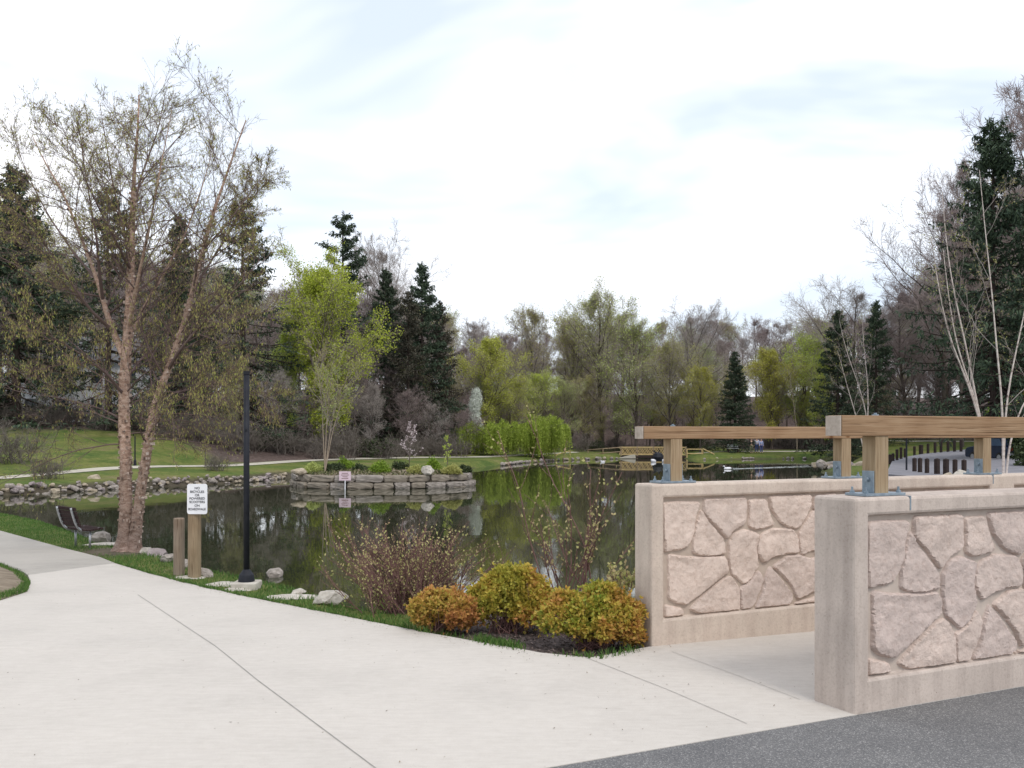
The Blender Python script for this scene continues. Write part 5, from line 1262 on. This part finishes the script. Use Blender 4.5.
mb=MB(); mb.tube([(0,0,.1),(0,0,.5),(0,0,.85),(0,0,1.0)],[.45,.6,.45,.1],10); mb.tube([(.2,0,.5),(.95,.1,.55)],.09,6); mb.tube([(0,0,.8),(.15,0,1.25)],[.12,.03],6); mb.tube([(0,0,.8),(-.5,0,1.15)],[.12,.03],6); mb.build('pump_housing',M['black'],root)
for s_ in (-1,1): mb=MB(); mb.tube([(s_*.55-.18,-.2,.12),(s_*.55+.3,-.2,.12)],[.2,.2],10); mb.build('float',M['white'],root,smooth=True)
# bench / table at the far path
x=(733-HX)/F*112.5; y=112.5; z=hz(x,y)+.05; root=empty('picnic_bench',(x,y,z)); tag(root,'grey bench beside the far path left of the three people','bench')
mb=MB(); mb.box((0,0,.45),(1.3,.45,.07)); mb.build('seat',M['chrome'],root); mb=MB(); mb.box((0,.25,.75),(1.3,.05,.28)); mb.build('backrest',M['chrome'],root)
for s_ in (-1,1): mb=MB(); mb.box((s_*.55,0,.22),(.08,.42,.44)); mb.build('leg',M['slat'],root)
# people
PC={'skin':simple('skin',[(.3,(.50,.32,.24)),(.7,(.56,.37,.28))],8,.6,.3,0)}
def cloth(n_,c): return simple(n_,[(.3,tuple(a*.85 for a in c)),(.7,c)],9,.9,.1,.2)
def skin_obj(name,verts,edges,radii,mat,parent,rootv=0):
    me=bpy.data.meshes.new(name); me.from_pydata(verts,edges,[]); me.materials.append(mat); o=link(name,me,parent)
    md=o.modifiers.new('skin','SKIN'); lay=me.skin_vertices[0].data if me.skin_vertices else None
    if lay is None:
        bpy.context.view_layer.objects.active=o; bpy.ops.mesh.customdata_skin_add(); lay=me.skin_vertices[0].data
    for i,r_ in enumerate(radii): lay[i].radius=(r_,r_) if not hasattr(r_,'__len__') else r_
    lay[rootv].use_root=True; md.use_smooth_shade=True
    sb_=o.modifiers.new('sub','SUBSURF'); sb_.levels=1; sb_.render_levels=1
    return o
def person(px_,Y,rz,shirt,trouser,hair,lab,arm,hgt=1.72):
    x=(px_-HX)/F*Y; z=hz(x,Y)+.05; root=empty('person',(x,Y,z),rz); root.scale=(hgt/1.75,)*3; tag(root,lab,'person')
    la,ra_=arm
    V_=[(0,0,.95),(0,0,1.15),(0,0,1.38),(0,0,1.48),(0,-.01,1.56),(0,-.02,1.66),(0,-.01,1.73),
        (.19,0,1.40),la[0],la[1],la[2],(-.19,0,1.40),ra_[0],ra_[1],ra_[2],
        (.10,0,.90),(.11,-.02,.50),(.12,.02,.09),(.13,-.16,.04),(-.10,0,.90),(-.11,-.03,.50),(-.12,.01,.09),(-.13,-.17,.04)]
    E_=[(0,1),(1,2),(2,3),(3,4),(4,5),(5,6),(2,7),(7,8),(8,9),(9,10),(2,11),(11,12),(12,13),(13,14),(0,15),(15,16),(16,17),(17,18),(0,19),(19,20),(20,21),(21,22)]
    Rr=[(.16,.11),(.14,.10),(.15,.11),.055,.07,(.085,.10),(.06,.07),.06,.045,.035,.04,.06,.045,.035,.04,.085,.055,.04,.035,.085,.055,.04,.035]
    skin_obj('body',V_,E_,Rr,PC['skin'],root)
    skin_obj('shirt',[V_[i] for i in (0,1,2)]+[(0,0,1.44)]+[V_[i] for i in (7,8,9,11,12,13)],[(0,1),(1,2),(2,3),(2,4),(4,5),(5,6),(2,7),(7,8),(8,9)],[(.185,.135),(.17,.13),(.18,.135),.075,.08,.065,.052,.08,.065,.052],cloth('shirt_cloth',shirt),root)
    skin_obj('trousers',[(0,0,.98),V_[15],V_[16],(.12,.02,.12),V_[19],V_[20],(-.12,.01,.12)],[(0,1),(1,2),(2,3),(0,4),(4,5),(5,6)],[(.175,.13),.11,.08,.07,.11,.08,.07],cloth('trouser_cloth',trouser),root)
    mb=MB(); bm=bmesh.new(); bmesh.ops.create_uvsphere(bm,u_segments=12,v_segments=8,radius=.105)
    for v in bm.verts: v.co=(v.co.x*.95,v.co.y*1.1+.025,v.co.z*.95+1.70)
    for v in list(bm.verts):
        if v.co.z<1.63 and v.co.y<.02: bm.verts.remove(v)
    me=bpy.data.meshes.new('hair'); bm.to_mesh(me); bm.free(); me.materials.append(cloth('hair_tone',hair)); link('hair',me,root)
dn_=[(.24,.0,1.12),(.24,-.06,.88),(.23,-.08,.80)]; dm=[(-a,b_,c) for a,b_,c in dn_]; bent=[(.26,-.02,1.14),(.16,-.22,1.10),(.08,-.28,1.12)]; bm_=[(-a,b_,c) for a,b_,c in bent]
person(751.3,111.6,.4,(.03,.035,.03),(.20,.20,.13),(.16,.10,.06),'person in a dark top and pale trousers, leftmost of the three on the far path',(dn_,bm_),1.68)
person(756.8,112,-.3,(.62,.62,.72),(.07,.10,.22),(.45,.36,.28),'person in a white top and blue jeans, middle of the three on the far path',(bent,dm),1.8)
person(761.2,111.7,.2,(.42,.46,.72),(.09,.11,.26),(.10,.07,.05),'person in a light blue top and jeans, rightmost of the three on the far path',(dn_,dm),1.72)
# white house glimpsed through the trees
def house():
    Y=92.; x=(100-HX)/F*Y; z=hz(x,Y)-.5; root=empty('white_house',(x,Y,z)); tag(root,'white house glimpsed through the trees behind the birch','house')
    w,d_,h=12.5,8,5.6; hw=simple('white_siding',[(.3,(.62,.64,.68)),(.7,(.74,.76,.80))],3,.7); rf=simple('grey_shingle',[(.3,(.10,.10,.11)),(.7,(.16,.16,.17))],6,.9); gl=simple('window_glass',[(.3,(.03,.04,.05)),(.7,(.05,.06,.08))],3,.1,.6,0)
    mb=MB(); mb.box((0,0,h/2),(w,d_,h)); mb.build('wall',hw,root)
    mb=MB(); mb.prism([(-d_/2-.5,h),(d_/2+.5,h),(0,h+2.6)],lambda a,b_,c:(c,a,b_),-w/2-.4,w/2+.4); mb.build('roof',rf,root)
    for fl in (1.5,4.2):
        for k in range(4):
            xx=-w/2+1.6+k*3.05; mb=MB(); mb.box((xx,-d_/2-.03,fl),(1.2,.08,1.5)); wd_=mb.build('window',M['white'],root); mb=MB(); mb.box((xx,-d_/2-.08,fl),(1.0,.03,1.3)); mb.build('pane',gl,wd_)
house()
# parked car at right
def car():
    Y=64.; x=(998-HX)/F*Y; z=EYE-(462-HY)/F*Y; root=empty('parked_car',(x,Y,z),R(98)); tag(root,'dark blue car parked behind the white-barked birches at right','car')
    paint=simple('dark_blue_paint',[(.3,(.015,.022,.05)),(.7,(.022,.03,.065))],3,.25,.6,0); glass=simple('car_glass',[(.3,(.06,.09,.16)),(.7,(.08,.12,.20))],3,.08,.7,0); ty=simple('tyre_rubber',[(.3,(.015,.015,.015)),(.7,(.025,.025,.025))],9,.9)
    pr=[(-2.25,.35),(-2.3,.75),(-2.15,1.0),(-1.9,1.05),(-1.55,1.62),(-1.3,1.7),(.35,1.68),(.6,1.6),(1.2,1.08),(2.1,.95),(2.3,.75),(2.3,.4),(2.2,.3),(-2.2,.3)]
    mb=MB(); mb.prism(pr,lambda a,b_,c:(a,c,b_),-.88,.88); mb.build('body',paint,root,bevel=.08)
    for s_ in (-1,1):
        mb=MB(); mb.prism([(-1.75,1.1),(-1.42,1.55),(-.5,1.58),(-.5,1.1)],lambda a,b_,c:(a,c,b_),s_*.885,s_*.893); mb.prism([(-.4,1.1),(-.4,1.58),(.35,1.56),(.95,1.1)],lambda a,b_,c:(a,c,b_),s_*.885,s_*.893); mb.build('side_window',glass,root)
    mb=MB(); mb.add([(-1.92,-.7,1.12),(-1.92,.7,1.12),(-1.60,.62,1.58),(-1.60,-.62,1.58)],[(0,1,2,3)]); mb.build('rear_window',glass,root)
    mb=MB(); mb.add([(1.17,-.7,1.13),(1.17,.7,1.13),(.64,.62,1.60),(.64,-.62,1.60)],[(0,1,2,3)]); mb.build('windscreen',glass,root)
    mb=MB(); mb.box((-2.31,0,.55),(.06,1.6,.16)); mb.build('bumper',M['chrome'],root,bevel=.02)
    lt=simple('red_lens',[(.3,(.35,.02,.02)),(.7,(.45,.03,.03))],3,.2)
    for s_ in (-1,1): mb=MB(); mb.box((-2.26,s_*.7,.86),(.08,.26,.2)); mb.build('tail_light',lt,root)
    for a in (-1.4,1.4):
        for s_ in (-1,1):
            mb=MB(); mb.tube([(a,s_*.72,.33),(a,s_*.92,.33)],[.34,.34],20); wh=mb.build('wheel',ty,root,bevel=.03); mb=MB(); mb.tube([(a,s_*.90,.33),(a,s_*.935,.33)],[.2,.19],14); mb.build('rim',M['chrome'],wh)
    # ground patch under the car
    return root
car()
def far_mound(px_,Y,w,h,mat,lab,seed,base):
    x=(px_-HX)/F*Y; rng=rs(seed); n=2600; v=norm(rng.normal(0,1,(n,3))); v[:,2]=np.abs(v[:,2]); r=rng.uniform(.5,1.05,n); c=np.column_stack([v[:,0]*w/2*r,v[:,1]*w/2*r,v[:,2]*h*r]); pts=np.stack([c,c+.02],1)
    V_,Q_=leaf_quads(pts,np.full((n,2),.01),2,.12,.2,rng,0,1,.05); o=link('leafy_shrub',mesh_np('leafy_shrub',V_,Q_,M[mat])); o.location=(x,Y,base); tag(o,lab,'shrub')
far_mound(1024,62,2.4,2.9,'darkshrub','green leafy shrub behind the timber rail right of the parked car',131,-.4)
far_mound(1046,52,3.0,2.2,'darkshrub','dark green shrub at the right edge behind the timber rail',132,-.4)

far_mound(992,78,1.5,4.3,'shrubgreen','bright green upright shrub whose top shows just above the near railing beside the birch stems',133,-.3)

# ================================================================== near grass
def grass():
    rng=rs(17)
    reg=[crest_pt for crest_pt in crest[3:14]]+[P(540,653),P(475,641.5),P(430,633.5),P(380,623.5),P(320,611.5),P(250,597.5),P(200,586.5),P(150,574),P(115,563.5),P(100,557.5),P(60,547.5),P(0,531)]
    A=np.array(reg); n=330000; x=rng.uniform(A[:,0].min(),A[:,0].max(),n); y=A[:,1].min()+(A[:,1].max()-A[:,1].min())*rng.uniform(0,1,n)**1.5
    pts=np.column_stack([x,y]); ok=(inside(pts,reg)|((seg_dist(pts,crest[3:14])<.5)&inside(pts,pond)&(pts[:,1]>8))); ok&=~inside(pts,bed)
    tx,ty=P(125,549); ok&=(np.hypot((x-tx)/.8,(y-ty)/.9)+rng.uniform(-.3,.3,n))>1.
    pts=pts[ok]
    eg=[]
    for k in range(len(edge)-6):
        a=np.array(edge[k]); b_=np.array(edge[k+1]); L0=np.linalg.norm(b_-a); m_=int(L0*190); t=rng.rand(m_,1); q=a*(1-t)+b_*t; w_=np.abs(lump(q,4.))*.09; q[:,1]-=rng.rand(m_)*w_; eg.append(q)
    # tufts at the bed rim
    ex=[]
    for a,b_,m_ in [(P(478,641),P(505,646.5),420),(P(505,646.5),P(520,649.5),160),(P(560,656),P(600,658.5),60),(P(600,658.5),P(640,652),90)]:
        t=rng.rand(m_,1); ex.append(np.array(a)*(1-t)+np.array(b_)*t+rng.normal(0,.035,(m_,2))+[0,.04])
    rg=np.array(bed_ring); 
    for i in range(len(rg)-1):
        t=rng.rand(500,1); q=rg[i]*(1-t)+rg[i+1]*t; q=q+(rg.mean(0)-q)*rng.uniform(.0,.16,(500,1)); ex.append(q)
    ex+=eg; exn=np.concatenate(ex); allp=np.concatenate([pts,exn]); z=np.concatenate([height(pts),zg(exn[:,1])+.01]); n=len(allp)
    d=norm(np.column_stack([rng.normal(0,.45,n),rng.normal(0,.45,n),np.ones(n)])); L_=rng.uniform(.03,.075,n)*(1+.35*lump(allp,3.)); w=rng.uniform(.004,.008,n)*(1+allp[:,1]*.035)
    a=rng.uniform(0,2*PI,n); e=np.column_stack([np.cos(a),np.sin(a),np.zeros(n)])*w[:,None]/2; b0=np.column_stack([allp,z-.01]); tip=b0+d*L_[:,None]; midp=b0+d*L_[:,None]*.5+[0,0,.004]
    V_=np.stack([b0-e,b0+e,tip,midp-e],1).reshape(-1,3); Q_=np.arange(n*4).reshape(-1,4)
    print('blades',n); return tag(link('grass',mesh_np('grass',V_,Q_,M['grass'])),'short green grass along the path and pond edge','grass',kind='stuff')
grass()
# mulch chips and litter on the bed
def chips():
    rng=rs(19); A=np.array(bed); n=9000; pts=np.column_stack([rng.uniform(A[:,0].min(),A[:,0].max(),n),rng.uniform(A[:,1].min(),A[:,1].max(),n)]); pts=pts[inside(pts,bed)&(pts[:,1]<9.6)]; n=len(pts); z=height(pts)
    p=np.column_stack([pts,z+.006]); d=norm(np.column_stack([rng.normal(0,1,(n,2)),rng.normal(0,.3,n)])); e=norm(np.cross(d,[0,0,1.]+rng.normal(0,.3,(n,3)))); l=rng.uniform(.012,.04,(n,1)); w=rng.uniform(.004,.010,(n,1))
    V_=np.stack([p-e*w,p+d*l-e*w*.6,p+d*l+e*w*.6,p+e*w],1).reshape(-1,3)
    m_=leaf_mat('wood_chips',[(0,(.035,.025,.022)),(.6,(.10,.075,.068)),(1,(.22,.17,.15))],.9,0); tag(link('mulch',mesh_np('mulch',V_,np.arange(n*4).reshape(-1,4),m_)),'dark bark mulch under the spirea bushes','mulch',kind='stuff')
chips()
def specks():
    rng=rs(23); out=[]
    A=[P(*q) for q in [(0,700),(380,760),(700,715),(800,690),(640,670),(300,640),(120,600),(250,610),(480,650),(620,660)]]
    pts=[]
    for i in range(260):
        a=A[rng.randint(len(A))]; pts.append((a[0]+rng.normal(0,.8),a[1]+rng.normal(0,.6)))
    for i in range(260):
        t=rng.uniform(0,len(edge)-4); k=int(t); a=np.array(edge[k])*(1-t+k)+np.array(edge[k+1])*(t-k); pts.append(tuple(a-np.array([.02,.03+abs(rng.normal(0,.12))])))
    poly=edge+[wcorn,aC1,aback,(-22,-3),(-22,3),P(0,600)]
    p=np.array(pts); p=p[inside(p,poly)]; n=len(p); d=norm(np.column_stack([rng.normal(0,1,(n,2)),rng.normal(0,.1,n)])); e=np.column_stack([-d[:,1],d[:,0],np.zeros(n)]); l=rng.uniform(.006,.02,(n,1)); c=np.column_stack([p,zg(p[:,1])+.005])
    V_=np.stack([c,c+d*l*.5-e*l*.25,c+d*l+[0,0,.003],c+d*l*.5+e*l*.25],1).reshape(-1,3)
    m_=leaf_mat('dry_leaf_bits',[(0,(.08,.055,.04)),(.6,(.17,.12,.08)),(1,(.26,.20,.12))],.9,0); tag(link('leaf_litter',mesh_np('leaf_litter',V_,np.arange(n*4).reshape(-1,4),m_)),'scattered dry bits of leaf and grit on the pale path','leaf litter',kind='stuff')
specks()
print('objects', len(bpy.data.objects))
